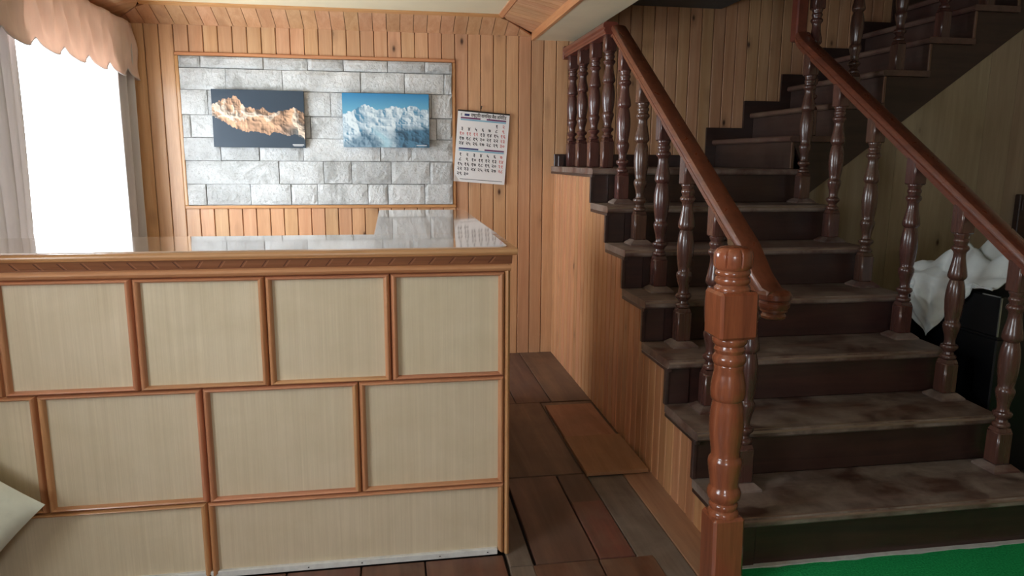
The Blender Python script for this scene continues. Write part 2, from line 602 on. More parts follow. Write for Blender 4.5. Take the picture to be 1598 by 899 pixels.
# left of the panel, the panel bays, right of it
while x > XL:
    x0 = max(XL, x - PW)
    wplank(x0, x, 0.0, 2.235)
    x -= PW
nb = 20
bw = (ST[1] + FR - ST[0] + FR) / nb
for i in range(nb):
    a = ST[0] - FR + i * bw
    wplank(a, a + bw, ST[3] + FR, 2.235)
    wplank(a, a + bw, 0.0, ST[2] - FR)
x = ST[1] + FR
while x < XR:
    x1 = min(x + PW, XR)
    top = 2.25 if x1 < 1.26 else 3.5
    bot = 0.0 if x < 1.14 else 1.351
    wplank(x, x1, bot, top)
    x += PW

# ---- left wall with two windows
y0, y1, z0, z1 = WIN1
a0, a1, b0, b1 = WIN2
wall_left = structure('wall_left', join(
    box(XL - 0.15, XL, YF, a0, 0, 2.4), box(XL - 0.15, XL, a1, y0, 0, 2.4), box(XL - 0.15, XL, y1, YB + 0.01, 0, 2.4),
    box(XL - 0.15, XL, a0, a1, 0, b0), box(XL - 0.15, XL, a0, a1, b1, 2.4),
    box(XL - 0.15, XL, y0, y1, 0, z0), box(XL - 0.15, XL, y0, y1, z1, 2.4)), M['pine_z'], label='pine wall with the windows behind the counter')


def window(name, y0, y1, z0, z1, mull, label):
    o = structure(name, join(box(XL - 0.12, XL - 0.06, y0, y0 + 0.05, z0, z1), box(XL - 0.12, XL - 0.06, y1 - 0.05, y1, z0, z1),
                             box(XL - 0.12, XL - 0.06, y0 + 0.05, y1 - 0.05, z0, z0 + 0.05), box(XL - 0.12, XL - 0.06, y0 + 0.05, y1 - 0.05, z1 - 0.05, z1)), M['frame_white'], label=label)
    obj('lining', join(box(XL - 0.15, XL + 0.004, y1 - 0.012, y1 + 0.001, z0, z1), box(XL - 0.15, XL + 0.004, y0 - 0.001, y0 + 0.012, z0, z1), box(XL - 0.15, XL + 0.004, y0 + 0.012, y1 - 0.012, z1 - 0.012, z1 + 0.001)), M['frame_white'], o)
    ys = [y0 + 0.05] + mull + [y1 - 0.05]
    for m in mull:
        obj('mullion', box(XL - 0.11, XL - 0.07, m - 0.018, m + 0.018, z0 + 0.05, z1 - 0.05), M['frame_white'], o)
    for a, b in zip(ys[:-1], ys[1:]):
        obj('pane', box(XL - 0.092, XL - 0.088, a, b, z0 + 0.05, z1 - 0.05), M['pane'], o)
    obj('window_sill', cbox(XL - 0.05, XL + 0.05, y0 - 0.03, y1 + 0.03, z0 - 0.03, z0, 0.004), M['frame_white'], o)
    return o


window('window_1', *WIN1, [], 'bright overexposed window behind the counter between pale curtains')
window('window_2', *WIN2, [], 'window in the side wall beside the viewer')

# wall behind the viewer with one window
x0, x1, z0, z1 = WIN3
wall_front = structure('wall_front', join(box(XL - 0.15, x0, YF - 0.15, YF, 0, 3.5), box(x1, XR + 0.15, YF - 0.15, YF, 0, 3.5),
                                          box(x0, x1, YF - 0.15, YF, 0, z0), box(x0, x1, YF - 0.15, YF, z1, 3.5)), M['wallpaint'], label='painted wall behind the viewer')
w3 = structure('window_3', join(box(x0, x0 + 0.05, YF - 0.12, YF - 0.06, z0, z1), box(x1 - 0.05, x1, YF - 0.12, YF - 0.06, z0, z1),
                                box(x0 + 0.05, x1 - 0.05, YF - 0.12, YF - 0.06, z0, z0 + 0.05), box(x0 + 0.05, x1 - 0.05, YF - 0.12, YF - 0.06, z1 - 0.05, z1)), M['frame_white'], label='window in the wall behind the viewer')
for a, b in ((x0 + 0.05, -0.5), (-0.5, x1 - 0.05)):
    obj('pane', box(a, b, YF - 0.092, YF - 0.088, z0 + 0.05, z1 - 0.05), M['pane'], w3)

wall_right = structure('wall_right', box(XR, XR + 0.15, YF, YB + 0.01, 0, 3.5), M['wallpaint'], label='wall at the far right beyond the stairs')

# ---- ceiling: cream board, sloping pine border, stair beam
ZC, YC_, XC_ = 2.303, 4.824, 0.729
XCL = XL + 0.22
ceiling = structure('ceiling', box(XCL - 0.03, XC_ + 0.03, YF, YC_ + 0.03, ZC + 0.012, ZC + 0.06), M['cream'], label='cream ceiling board inside a sloping pine border')
structure('trim_1', join(prism([(YC_ - 0.022, ZC + 0.014), (YC_ - 0.022, ZC + 0.004), (YC_ + 0.004, ZC - 0.006), (YC_ + 0.012, ZC - 0.004), (YC_ + 0.012, ZC + 0.014)], XCL - 0.01, XC_ + 0.01, 'x')), M['trim_x'], label='thin pine moulding along the back edge of the cream ceiling')
structure('trim_2', prism([(XC_ - 0.022, ZC + 0.014), (XC_ - 0.022, ZC + 0.004), (XC_ + 0.004, ZC - 0.006), (XC_ + 0.012, ZC - 0.004), (XC_ + 0.012, ZC + 0.014)], YF, YC_ + 0.004, 'y'), M['trim_y'], label='thin pine moulding along the stair side of the cream ceiling')
border = structure('ceiling_border', join(prism([(YC_, ZC + 0.03), (YB + 0.01, 2.235), (YB + 0.01, 2.40), (YC_, 2.40)], XL, 1.0, 'x')), M['groove'], label='sloping pine plank border around the ceiling')
border['kind'] = 'structure'
border2 = obj('border_backing', prism([(XC_, ZC + 0.03), (0.975, 2.256), (0.975, 2.40), (XC_, 2.40)], YF, YC_, 'y'), M['groove'], border)
border3 = obj('border_backing', prism([(XCL, ZC + 0.03), (XL, 2.256), (XL, 2.40), (XCL, 2.40)], YF, YC_, 'y'), M['groove'], border)
# boards of the back slope, mitred at both ends
SL = math.hypot(YB - YC_, ZC - 2.218)


def slope_board(pa, pb, pc, pd, mat, t=0.012):
    """four corners of the face (seen from below), thickness upward"""
    P = [Vector(p) for p in (pa, pb, pc, pd)]
    n = (P[1] - P[0]).cross(P[3] - P[0]).normalized()
    if n.z < 0:
        n = -n
    V = [tuple(p) for p in P] + [tuple(p + n * t) for p in P]
    F = [(0, 1, 2, 3), (4, 7, 6, 5)] + [(i, 4 + i, 4 + (i + 1) % 4, (i + 1) % 4) for i in range(4)]
    obj('border_plank', (V, F), mat, border)


g = 0.0018
xx = XL
while xx < 0.97:
    a, b = xx + g, min(xx + PW, 0.972) - g
    # slope: bottom at the wall (y=YB, z=2.22), top at y=YC_, z=ZC ; limited by the mitre on the right and left

    def ytop(xq):
        yt = YC_
        if xq > XC_:
            yt = YC_ + (xq - XC_) / (0.972 - XC_) * (YB - YC_)
        if xq < XCL:
            yt = YC_ + (XCL - xq) / (XCL - XL) * (YB - YC_)
        return yt

    def zz(y):
        return ZC - (y - YC_) / (YB - YC_) * (ZC - 2.222)
    ya, yb = ytop(a), ytop(b)
    slope_board((a, YB, 2.222), (b, YB, 2.222), (b, yb, zz(yb)), (a, ya, zz(ya)), M['pine_y'])
    xx += PW
yy = YB
while yy > 1.2:
    a, b = yy - g, yy - PW + g

    def xtop(yq):
        return XC_ if yq < YC_ else XC_ + (yq - YC_) / (YB - YC_) * (0.968 - XC_)

    def zx(xq):
        return ZC - (xq - XC_) / (0.972 - XC_) * (ZC - 2.245)
    xa, xb = xtop(a), xtop(b)
    slope_board((0.968, a, zx(0.968)), (xa, a, zx(xa)), (xb, b, zx(xb)), (0.968, b, zx(0.968)), M['pine_x'])

    def xtl(yq):
        return XCL if yq < YC_ else XCL - (yq - YC_) / (YB - YC_) * (XCL - XL)

    def zl(xq):
        return ZC - (XCL - xq) / (XCL - XL) * (ZC - 2.235)
    xa, xb = xtl(a), xtl(b)
    if yy > 1.5:
        slope_board((XL + 0.003, a, zl(XL)), (xa, a, zl(xa)), (xb, b, zl(xb)), (XL + 0.003, b, zl(XL)), M['pine_x'])
    yy -= PW

# beam between ceiling and stairwell: grey-cream underside, pine edging on the room side
beam = structure('trim_3', box(0.982, 1.265, YF, YB - 0.001, 2.20, 2.42), M['soffit'], label='pale painted beam between ceiling and stairwell')
obj('beam_edging', prism([(0.966, 2.196), (0.985, 2.196), (0.985, 2.268), (0.972, 2.268), (0.966, 2.262)], YF, YB - 0.001, 'y'), M['trim_y'], beam, label='pine edging strip of the beam')
# slabs around the stairwell
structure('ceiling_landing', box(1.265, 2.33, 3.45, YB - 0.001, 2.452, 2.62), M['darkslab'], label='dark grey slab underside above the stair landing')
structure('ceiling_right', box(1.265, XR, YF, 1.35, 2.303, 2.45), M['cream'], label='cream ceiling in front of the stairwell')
structure('stairwell_dimming_ceiling', box(1.1, XR, 1.2, YB, 3.5, 3.6), M['darkslab'], label='unseen dark ceiling added over the stairwell to keep it dim')  # out-of-view lid, added so the stairwell stays dark
structure('stairwell_dimming_wall', join(box(1.10, 1.265, 1.2, YB, 2.42, 3.5), box(1.265, XR, 1.2, 1.35, 2.45, 3.5)), M['plywood'], label='unseen upper walls added to keep light out of the stairwell')  # added out of view, shuts daylight out of the stairwell
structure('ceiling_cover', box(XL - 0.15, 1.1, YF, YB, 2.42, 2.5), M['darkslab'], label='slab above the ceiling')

# ================================================================== STONE PANEL AND PICTURES
stone = empty('stone_panel', ((ST[0] + ST[1]) / 2, YB, ST[2]), 'rough grey-white stone block panel framed in pine on back wall', 'stone panel')
obj('mortar_bed', box(ST[0], ST[1], YB - 0.002, YB + 0.013, ST[2], ST[3]), M['mortar'], stone)


def px2x(px):
    return ST[0] + (px - 281.5) / (705.5 - 281.5) * (ST[1] - ST[0])


zr = [1.088, 1.227, 1.378, 1.525, 1.668, 1.825, 1.960, 2.034]
joints = [[310, 378, 441, 483, 564, 597, 658], [424, 494, 539, 603, 667], [336, 395, 463, 586, 637], [294, 360, 476, 560, 679], [321, 420, 509, 600, 671],
          [350, 436, 557, 628, 692], [314, 408, 475, 531, 601, 661]]
rng = np.random.RandomState(3)
for r in range(7):
    xs = [ST[0]] + [px2x(p) for p in joints[r]] + [ST[1]]
    for a, b in zip(xs[:-1], xs[1:]):
        gz = 0.003
        jx = rng.uniform(0.0015, 0.004)
        xa, xb = a + jx, b - jx
        za, zb = zr[r] + gz * rng.uniform(0.4, 1.6), zr[r + 1] - gz * rng.uniform(0.4, 1.6)
        dep = rng.uniform(0.016, 0.026)
        nu, nv = 9, 5
        hh = rng.uniform(-0.0016, 0.0016, (nv + 1, nu + 1))

        def fn(u, v):
            i, j = int(round(u * nu)), int(round(v * nv))
            e = 0.007 if (i in (0, nu) or j in (0, nv)) else 0
            return (xa + u * (xb - xa) + (rng.uniform(-.0015, .0015)), YB - dep + e + hh[j, i], za + v * (zb - za) + rng.uniform(-.0015, .0015))
        V, F = grid(nu, nv, fn)
        nn = len(V)
        V += [(xa, YB, za), (xb, YB, za), (xb, YB, zb), (xa, YB, zb)]
        row = nu + 1
        for (s, e, idx) in ((nn, nn + 1, [i for i in range(row)]), (nn + 1, nn + 2, [row * j + nu for j in range(nv + 1)]),
                            (nn + 2, nn + 3, [row * nv + nu - i for i in range(row)]), (nn + 3, nn, [row * (nv - j) for j in range(nv + 1)])):
            F.append(tuple([s] + idx + [e]))
        obj('stone_block', (V, F), M['stone'], stone)
# pine frame strips round the stone
for (a, b, c, d, mm) in ((ST[0] - FR, ST[1] + FR, ST[3], ST[3] + FR, 'trim_x'), (ST[0] - FR, ST[1] + FR, ST[2] - FR, ST[2], 'trim_x'),
                         (ST[0] - FR, ST[0], ST[2], ST[3], 'trim_z'), (ST[1], ST[1] + FR, ST[2], ST[3], 'trim_z')):
    obj('frame_strip', cbox(a, b, YB - 0.012, YB + 0.012, c, d, 0.004), M[mm], stone)


def vnoise(shape, cells, seed):
    R = np.random.RandomState(seed)
    gy, gx = cells
    G = R.rand(gy + 2, gx + 2)
    yy = np.linspace(0, gy, shape[0])
    xx = np.linspace(0, gx, shape[1])
    y0 = np.floor(yy).astype(int)
    x0 = np.floor(xx).astype(int)
    fy = (yy - y0)[:, None]
    fx = (xx - x0)[None]
    fy = fy * fy * (3 - 2 * fy)
    fx = fx * fx * (3 - 2 * fx)
    a = G[y0][:, x0]
    b = G[y0][:, x0 + 1]
    c = G[y0 + 1][:, x0]
    d = G[y0 + 1][:, x0 + 1]
    return (a * (1 - fx) + b * fx) * (1 - fy) + (c * (1 - fx) + d * fx) * fy


def ridged(shape, cells, seed, octs=5):
    s = np.zeros(shape)
    amp = 1.0
    tot = 0
    cy, cx = cells
    for k in range(octs):
        n = 1 - np.abs(2 * vnoise(shape, (cy, cx), seed + k) - 1)
        s += amp * n
        tot += amp
        amp *= 0.55
        cy, cx = cy * 2, cx * 2
    return s / tot


NU, NV = 190, 122


def mountain_dark():
    sh = (NV, NU)
    U = np.linspace(0, 1, NU)[None].repeat(NV, 0)
    Vv = np.linspace(0, 1, NV)[:, None].repeat(NU, 1)      # 0 = top
    C = np.zeros((NV, NU, 3))
    C[:] = np.array(lin((46, 60, 74))[:3])
    C += (vnoise(sh, (3, 3), 9)[..., None] - 0.5) * 0.012
    tx = np.array([230, 290, 318, 345, 390, 420, 450, 480, 520, 570, 600, 640, 690])
    ty = np.array([330, 308, 300, 288, 338, 348, 357, 347, 372, 362, 355, 343, 368])
    bx = np.array([230, 260, 300, 350, 400, 450, 510, 530, 560, 600, 640, 690])
    by = np.array([388, 405, 430, 458, 470, 468, 487, 468, 474, 487, 480, 503])
    top = np.interp(U[0], (tx - 230) / 460, (ty - 257) / 293)
    bot = np.interp(U[0], (bx - 230) / 460, (by - 257) / 293)
    R = ridged(sh, (3, 5), 21, 4)
    gy, gx = np.gradient(R)
    j = (vnoise((1, NU), (1, 60), 4)[0] - 0.5) * 0.045
    mask = (Vv > (top + j)[None]) & (Vv < (bot + j * 0.6)[None])
    shade = np.clip(0.66 + gx * 11 - gy * 7, 0.16, 1.15)
    warm = np.array(lin((214, 168, 134))[:3])
    cool = np.array(lin((112, 112, 110))[:3])
    pale = np.array(lin((236, 212, 190))[:3])
    t = np.clip((U - 0.66) * 4, 0, 1) * np.clip((Vv - 0.52) * 6, 0, 1)
    base = warm * (1 - t[..., None]) + cool * t[..., None]
    base = np.where((R > 0.74)[..., None], pale, base)
    C = np.where(mask[..., None], base * shade[..., None], C)
    cap = (Vv > 0.942) & (Vv < 0.952) & (U > 0.86) & (U < 0.985) | (Vv > 0.962) & (Vv < 0.972) & (U > 0.87) & (U < 0.97)
    C = np.where(cap[..., None], np.array([0.6, 0.6, 0.6]), C)
    return C


def mountain_blue():
    sh = (NV, NU)
    U = np.linspace(0, 1, NU)[None].repeat(NV, 0)
    Vv = np.linspace(0, 1, NV)[:, None].repeat(NU, 1)
    s0, s1 = np.array(lin((40, 130, 184))[:3]), np.array(lin((104, 172, 204))[:3])
    C = s0 + (s1 - s0) * np.clip(Vv * 3.2, 0, 1)[..., None]
    tx = np.array([112, 160, 190, 215, 245, 280, 300, 340, 370, 400, 440, 470, 500, 545])
    ty = np.array([378, 362, 345, 329, 334, 352, 356, 342, 334, 345, 336, 331, 352, 345])
    top = np.interp(U[0], (tx - 112) / 433, (ty - 270) / 280)
    j = (vnoise((1, NU), (1, 50), 14)[0] - 0.5) * 0.04
    mask = Vv > (top + j)[None]
    R = ridged(sh, (3, 4), 33, 4)
    gy, gx = np.gradient(R)
    shade = np.clip(0.60 + gx * 17 - gy * 7, 0.02, 1.0)
    white = np.array(lin((226, 238, 244))[:3])
    blue = np.array(lin((66, 130, 166))[:3])
    dark = np.array(lin((34, 64, 84))[:3])
    t = np.clip((U - 0.5 - (Vv - 0.62) * 0.05) * 7, 0, 1) * np.clip((Vv - 0.56 - 0.1 * (1 - U)) * 9, 0, 1)
    t2 = np.clip((0.36 - np.abs(U - 0.25) * 1.1 - (0.98 - Vv)) * 8, 0, 1)
    t = np.maximum(t, t2 * 0.75)
    base = blue + (white - blue) * shade[..., None]
    rock = dark + (blue * 0.8 - dark) * shade[..., None]
    base = base * (1 - t[..., None] * 0.95) + rock * t[..., None] * 0.95
    gl = np.exp(-((U - (0.38 + 0.12 * (Vv - 0.6) / 0.4 + 0.03 * np.sin(Vv * 16))) / 0.055) ** 2) * np.clip((Vv - 0.6) * 6, 0, 1)
    gcol = np.array(lin((168, 208, 222))[:3])
    base = base * (1 - gl[..., None] * 0.85) + gcol * gl[..., None] * 0.85
    C = np.where(mask[..., None], base, C)
    cap = (Vv > 0.955) & (Vv < 0.968) & (U > 0.85) & (U < 0.97)
    C = np.where(cap[..., None], np.array([0.6, 0.65, 0.7]), C)
    return C


def picture(name, x0, x1, z0, z1, C, edge, label, tilt):
    yb = YB - 0.032
    root = empty(name, ((x0 + x1) / 2, yb, z0), label, 'picture', 'mountain photographs on the stone panel')
    obj('canvas', cbox(x0, x1, yb - 0.018, yb, z0, z1, 0.002), edge, root)
    V, F = grid(NU - 1, NV - 1, lambda u, v: (x0 + 0.001 + u * (x1 - x0 - 0.002), yb - 0.0185, z1 - 0.001 - v * (z1 - z0 - 0.002)))
    o = obj('print', (V, F), M['print'], root)
    me = o.data
    at = me.color_attributes.new('Col', 'FLOAT_COLOR', 'POINT')
    D = np.ones((NV * NU, 4))
    D[:, :3] = np.clip(C.reshape(-1, 3), 0.003, 1)
    at.data.foreach_set('color', D.ravel())
    root.rotation_euler = (0, tilt, 0)
    return root


picture('mountain_picture', -1.123, -0.55, 1.464, 1.828, mountain_dark(), M['canvas_dark'], 'photo print of orange-lit mountain ridge on dark slate background', 0.004)
CACHE.clear()
picture('mountain_picture', -0.306, 0.262, 1.472, 1.822, mountain_blue(), M['canvas_blue'], 'photo print of snowy peaks and glacier under blue sky', 0.0)

# ---- calendar
cal = empty('calendar', (0.6208, YB - 0.012, 1.473), 'white two-month wall calendar hanging crooked beside the stone panel', 'calendar')
CW, CH = 0.357, 0.478
for i in range(4):
    w = 0.0015
    obj('page', (lambda y: grid(8, 8, lambda u, v: (0.6208 - CW / 2 + u * CW, y - (0.012 * max(0, 1 - u * 8) * max(0, v * 8 - 7) if i == 3 else 0), 1.473 + CH / 2 - v * CH)))(YB - 0.012 - i * w), M['paper'], cal)
YP = YB - 0.012 - 3 * 0.0015 - 0.0008
bind = obj('binding_strip', cbox(0.6208 - CW / 2 - 0.001, 0.6208 + CW / 2 + 0.001, YB - 0.019, YB - 0.010, 1.473 + CH / 2 - 0.004, 1.473 + CH / 2 + 0.006, 0.001), M['nail'], cal)
obj('hanging_string', join(box(0.6, 0.6015, YB - 0.012, YB - 0.0105, 1.473 + CH / 2, 1.473 + CH / 2 + 0.035)), M['nail'], cal)
obj('nail', lathe([(0.003, 0), (0.003, 0.018), (0.006, 0.018), (0.006, 0.021)], 0.6008, YB - 0.012, 1.473 + CH / 2 + 0.022, 8), M['nail'], cal)


def text_vf(body, size, x, z, align='CENTER', bold=0.0):
    cu = bpy.data.curves.new('t', 'FONT')
    cu.body = body
    cu.size = size
    cu.align_x = align
    cu.align_y = 'CENTER'
    cu.resolution_u = 2
    cu.offset = bold
    o = bpy.data.objects.new('t', cu)
    COL.objects.link(o)
    me = bpy.data.meshes.new_from_object(o.evaluated_get(bpy.context.evaluated_depsgraph_get()))
    V = [(x + v.co.x, YP, z + v.co.y) for v in me.vertices]
    F = [tuple(p.vertices) for p in me.polygons]
    bpy.data.objects.remove(o)
    bpy.data.curves.remove(cu)
    bpy.data.meshes.remove(me)
    return V, F


DEV = str.maketrans('0123456789', '०१२३४५६७८९')
left, top = 0.6208 - CW / 2, 1.473 + CH / 2


def rect(u0, u1, v0, v1, y=None):
    y = YP if y is None else y
    return [(left + u0 * CW, y, top - v0 * CH), (left + u1 * CW, y, top - v0 * CH), (left + u1 * CW, y, top - v1 * CH), (left + u0 * CW, y, top - v1 * CH)], [(0, 1, 2, 3)]


hv, hf = text_vf('राष्ट्रिय वाणिज्य बैंक लिमिटेड', 0.030, 0.0, top - 0.052 * CH, 'CENTER', 0.0006)
hw = max(v[0] for v in hv) - min(v[0] for v in hv)
hm = (max(v[0] for v in hv) + min(v[0] for v in hv)) / 2
hv = [(left + 0.595 * CW + (v[0] - hm) * 0.69 * CW / hw, v[1], v[2]) for v in hv]
obj('header_lettering', (hv, hf), M['ink'], cal)
obj('header_mark', rect(0.13, 0.225, 0.037, 0.068), M['ink_blue'], cal)
obj('header_mark', join(rect(0.06, 0.066, 0.035, 0.07), rect(0.06, 0.085, 0.035, 0.041), rect(0.06, 0.08, 0.05, 0.055), rect(0.06, 0.085, 0.064, 0.07)), M['ink'], cal)
for m, v0 in enumerate((0.085, 0.515)):
    obj('month_bar', rect(0.06, 0.44, v0, v0 + 0.022), M['bar_navy' if m else 'bar_purple'], cal)
    obj('month_bar', rect(0.56, 0.94, v0, v0 + 0.022), M['bar_purple'], cal)
    obj('weekday_bar', rect(0.06, 0.94, v0 + 0.026, v0 + 0.046), M['bar_teal'], cal)
    blk, red = [], []
    start = 5 if m == 0 else 0
    for d in range(1, 31):
        q = d - 1 + start
        row, colm = divmod(q, 7)
        if row > 4:
            row = 0
        u = 0.10 + colm * 0.133
        v = v0 + 0.095 + row * 0.068
        (red if colm == 6 or (m == 0 and d in (10, 11, 12)) else blk).append(text_vf(str(d).translate(DEV), 0.032, left + u * CW, top - v * CH, 'CENTER', 0.0008))
    obj('date_numbers', join(*blk), M['ink'], cal)['kind'] = 'stuff'
    obj('date_numbers', join(*red), M['ink_red'], cal, label='red date numbers')['kind'] = 'stuff'
obj('footer_line', rect(0.12, 0.95, 0.955, 0.962), M['ink'], cal)
cal.rotation_euler = (0, math.radians(4.3), 0)

# ================================================================== CURTAINS
def curtain(name, ya, yb, z0, z1, folds, xc, label, amp=0.022):
    def fn(u, v):
        y = ya + u * (yb - ya)
        ph = u * folds * 2 * math.pi
        a = amp * (0.7 + 0.5 * math.sin(u * 9.3 + 1))
        return (xc + a * math.sin(ph) + 0.006 * math.sin(ph * 2.3 + v * 4), y + 0.012 * math.cos(ph) + 0.01 * math.sin(v * 5 + u * 7), z1 + v * (z0 - z1))
    o = obj(name, grid(72, 16, fn), M['curtain'], None, True)
    solidify(o, 0.002)
    return tag(o, label, 'curtain', 'curtains of the bright window')


curtain('curtain', 4.61, 4.99, 0.30, 2.10, 4, -1.598, 'grey-cream curtain gathered at the right side of window, next to back wall', 0.046)
curtain('curtain', 2.85, 3.56, 0.30, 2.10, 7, -1.605, 'grey-cream curtain at the left edge of the photo, left side of window')

val = empty('window_valance', (-1.56, 3.8, 1.9), 'peach scalloped valance with swags above the bright window', 'valance')


def valance_fn(u, v):
    L0, L1 = 2.55, 4.955
    ret = 0.055                                  # last part of u turns back to the wall
    if u > 1 - ret:
        s = (u - (1 - ret)) / ret
        x, y = -1.548 - s * 0.11, L1 + 0.012 * math.sin(s * math.pi / 2)
        yy_ = L1 + s * 0.15
    else:
        y = L0 + u / (1 - ret) * (L1 - L0)
        x = -1.548
        yy_ = y
    w = 0.29
    t = ((L1 + 0.15 - yy_) % w) / w
    hem = 1.925 - 0.055 * math.sin(t * math.pi) ** 0.8
    ztop = 2.205
    z = ztop + v * (hem - ztop)
    fold = 0.012 * math.sin(yy_ * 2 * math.pi / (w / 2)) * math.sin(v * math.pi * 0.9) + 0.014 * math.sin(t * math.pi) * v
    swag = 0.006 * math.sin(v * 9 + 2.2 * math.cos(t * 2 * math.pi))
    return (x + fold + swag, y, z)


v1 = obj('valance_cloth', grid(220, 14, valance_fn), M['valance'], val, True)
solidify(v1, 0.002)
V_, F_ = [], []
hp = [valance_fn(i / 220, 1.0) for i in range(221)]
obj('hem_piping', sweep([(0.003, 0), (0, 0.003), (-0.003, 0), (0, -0.003)], [((p[0] + 0.003, p[1], p[2]), (1, 0, 0), (0, 0, 1)) for p in hp]), M['curtain'], val, label='pale piping along the scalloped hem')
obj('valance_board', box(-1.665, -1.57, 2.55, 4.94, 2.19, 2.205), M['trim_y'], val)

# ================================================================== COUNTER
YC = 2.354
counter = empty('reception_counter', (-0.65, 2.6, 0), 'reception counter front of straw panels in red-brown mouldings', 'counter')
# carcass
obj('carcass', join(box(XL + 0.002, 0.372, YC + 0.020, YC + 0.40, 0.006, 1.078), box(-0.03, 0.372, YC + 0.40, 4.10, 0.006, 1.078)), M['panel'], counter)


def moulding(x0, x1, z0, z1, bw, bh, yf, proud):
    """half-round bead mitred around a panel opening (x0..x1, z0..z1 are the opening)"""
    n = 6
    V, F = [], []
    cor = [(x0, z0, -1, -1), (x1, z0, 1, -1), (x1, z1, 1, 1), (x0, z1, -1, 1)]
    for (cx, cz, sx, sz) in cor:
        for k in range(n + 1):
            t = k / n
            y = yf - proud * (math.sin(t * math.pi) ** 0.6) if 0 < k < n else yf + 0.012
            V.append((cx + sx * bw * t, y, cz + sz * bh * t))
    for c in range(4):
        d = (c + 1) % 4
        for k in range(n):
            F.append((c * (n + 1) + k, d * (n + 1) + k, d * (n + 1) + k + 1, c * (n + 1) + k + 1))
        F.append((c * (n + 1), c * (n + 1) + n, d * (n + 1) + n, d * (n + 1)))
    return V, F


def panel(x0, x1, z0, z1, bw, bh, bottom=True):
    p = obj('panel', box(x0 - 0.01, x1 + 0.01, YC + 0.008, YC + 0.018, z0 - 0.008, z1 + 0.008), M['panel'], counter)
    # stiles and rails of the bead are separate mitred pieces
    full = moulding(x0, x1, z0, z1, bw, bh, YC + 0.006, 0.018)
    n = 7
    for c in range(4):
        if c == 0 and not bottom:
            continue
        d = (c + 1) % 4
        V = full[0][c * n:(c + 1) * n] + full[0][d * n:(d + 1) * n]
        F = [(k, n + k, n + k + 1, k + 1) for k in range(n - 1)] + [(0, n - 1, 2 * n - 1, n), tuple(range(n)), tuple(range(n, 2 * n))]
        obj('bead_moulding', (V, F), M['frame_x' if c in (0, 2) else 'frame_z'], counter, True if False else 'auto')


B, HB = 0.0235, 0.0158
for joints_x, za, zb in (([0.3695, -0.0115, -0.405, -0.799, -1.190, -1.585], 0.667, 1.0295), ([0.3695, -0.123, -0.616, -1.103, -1.600], 0.275, 0.667), ([0.3695, -0.625, -1.620], 0.022, 0.275)):
    for b, a in zip(joints_x[:-1], joints_x[1:]):
        panel(a + B, b - B, za + (HB if za > 0.1 else 0), zb - HB, B, HB if za > 0.1 else 0.0155, za > 0.1)
obj('end_post', cbox(XL + 0.002, -1.63, YC + 0.0, YC + 0.02, 0.006, 1.05, 0.003), M['frame_z'], counter)
# right corner post: two rounded beads
pr = [(0.369, YC + 0.02)] + [(0.3785 - 0.0095 * math.cos(t * math.pi / 6), YC + 0.004 - 0.014 * math.sin(t * math.pi / 6)) for t in range(7)] + [(0.388, YC + 0.40), (0.374, YC + 0.40), (0.374, YC + 0.02)]
obj('corner_post', prism(pr, 0.004, 1.055, 'z'), M['frame_z'], counter, 'auto')
# head rail: two stepped rounded mouldings under the frieze
hr = [(YC + 0.02, 1.028)] + [(YC + 0.004 - 0.020 * math.sin(t * math.pi / 6), 1.043 - 0.014 * math.cos(t * math.pi / 6)) for t in range(7)] + [(YC + 0.02, 1.058)]
obj('head_rail', prism(hr, XL + 0.002, 0.388, 'x'), M['frame_x'], counter, 'auto')
# carved frieze, leaning outward, with pairs of slanting cuts
fr = [(YC + 0.02, 1.056), (YC - 0.004, 1.056), (YC - 0.010, 1.066), (YC - 0.018, 1.086), (YC + 0.02, 1.086)]
fz = obj('frieze', prism(fr, XL + 0.002, 0.392, 'x'), M['frieze'], counter)
cuts = []
xk = 0.318
i = 0
while xk > -1.65:
    s = 1 if xk > -0.62 else -1
    if abs(xk + 0.62) > 0.02:
        for d in (0, 0.0075):
            for (zz0, zz1) in ((1.0605, 1.0815),):
                ya, yb_ = YC - 0.0078, YC - 0.0175
                h = 0.008
                V = [(xk + d - s * h, ya, zz0), (xk + d - s * h + 0.0032, ya, zz0), (xk + d + s * h + 0.0032, yb_, zz1), (xk + d + s * h, yb_, zz1)]
                V += [(v[0], v[1] + 0.004, v[2]) for v in V]
                cuts.append((V, [(0, 1, 2, 3), (4, 7, 6, 5), (0, 4, 5, 1), (1, 5, 6, 2), (2, 6, 7, 3), (3, 7, 4, 0)]))
    xk -= 0.0655
obj('carved_cuts', join(*cuts[0::2]), M['edge_dark'], fz)['kind'] = 'stuff'
obj('carved_ridges', join(*cuts[1::2]), M['edge_light'], fz)['kind'] = 'stuff'
# white strip at the foot with nails
strip = obj('kick_strip', cbox(-1.62, 0.346, YC - 0.006, YC + 0.010, 0.003, 0.026, 0.002), M['white'], counter, label='white painted strip along the foot')
for xn in (-0.95, -0.63, -0.31, -0.13, 0.14, 0.31):
    obj('nail_head', lathe([(0.0025, 0), (0.0025, 0.002)], xn, YC - 0.0075, 0.014, 8), M['nail'], strip)

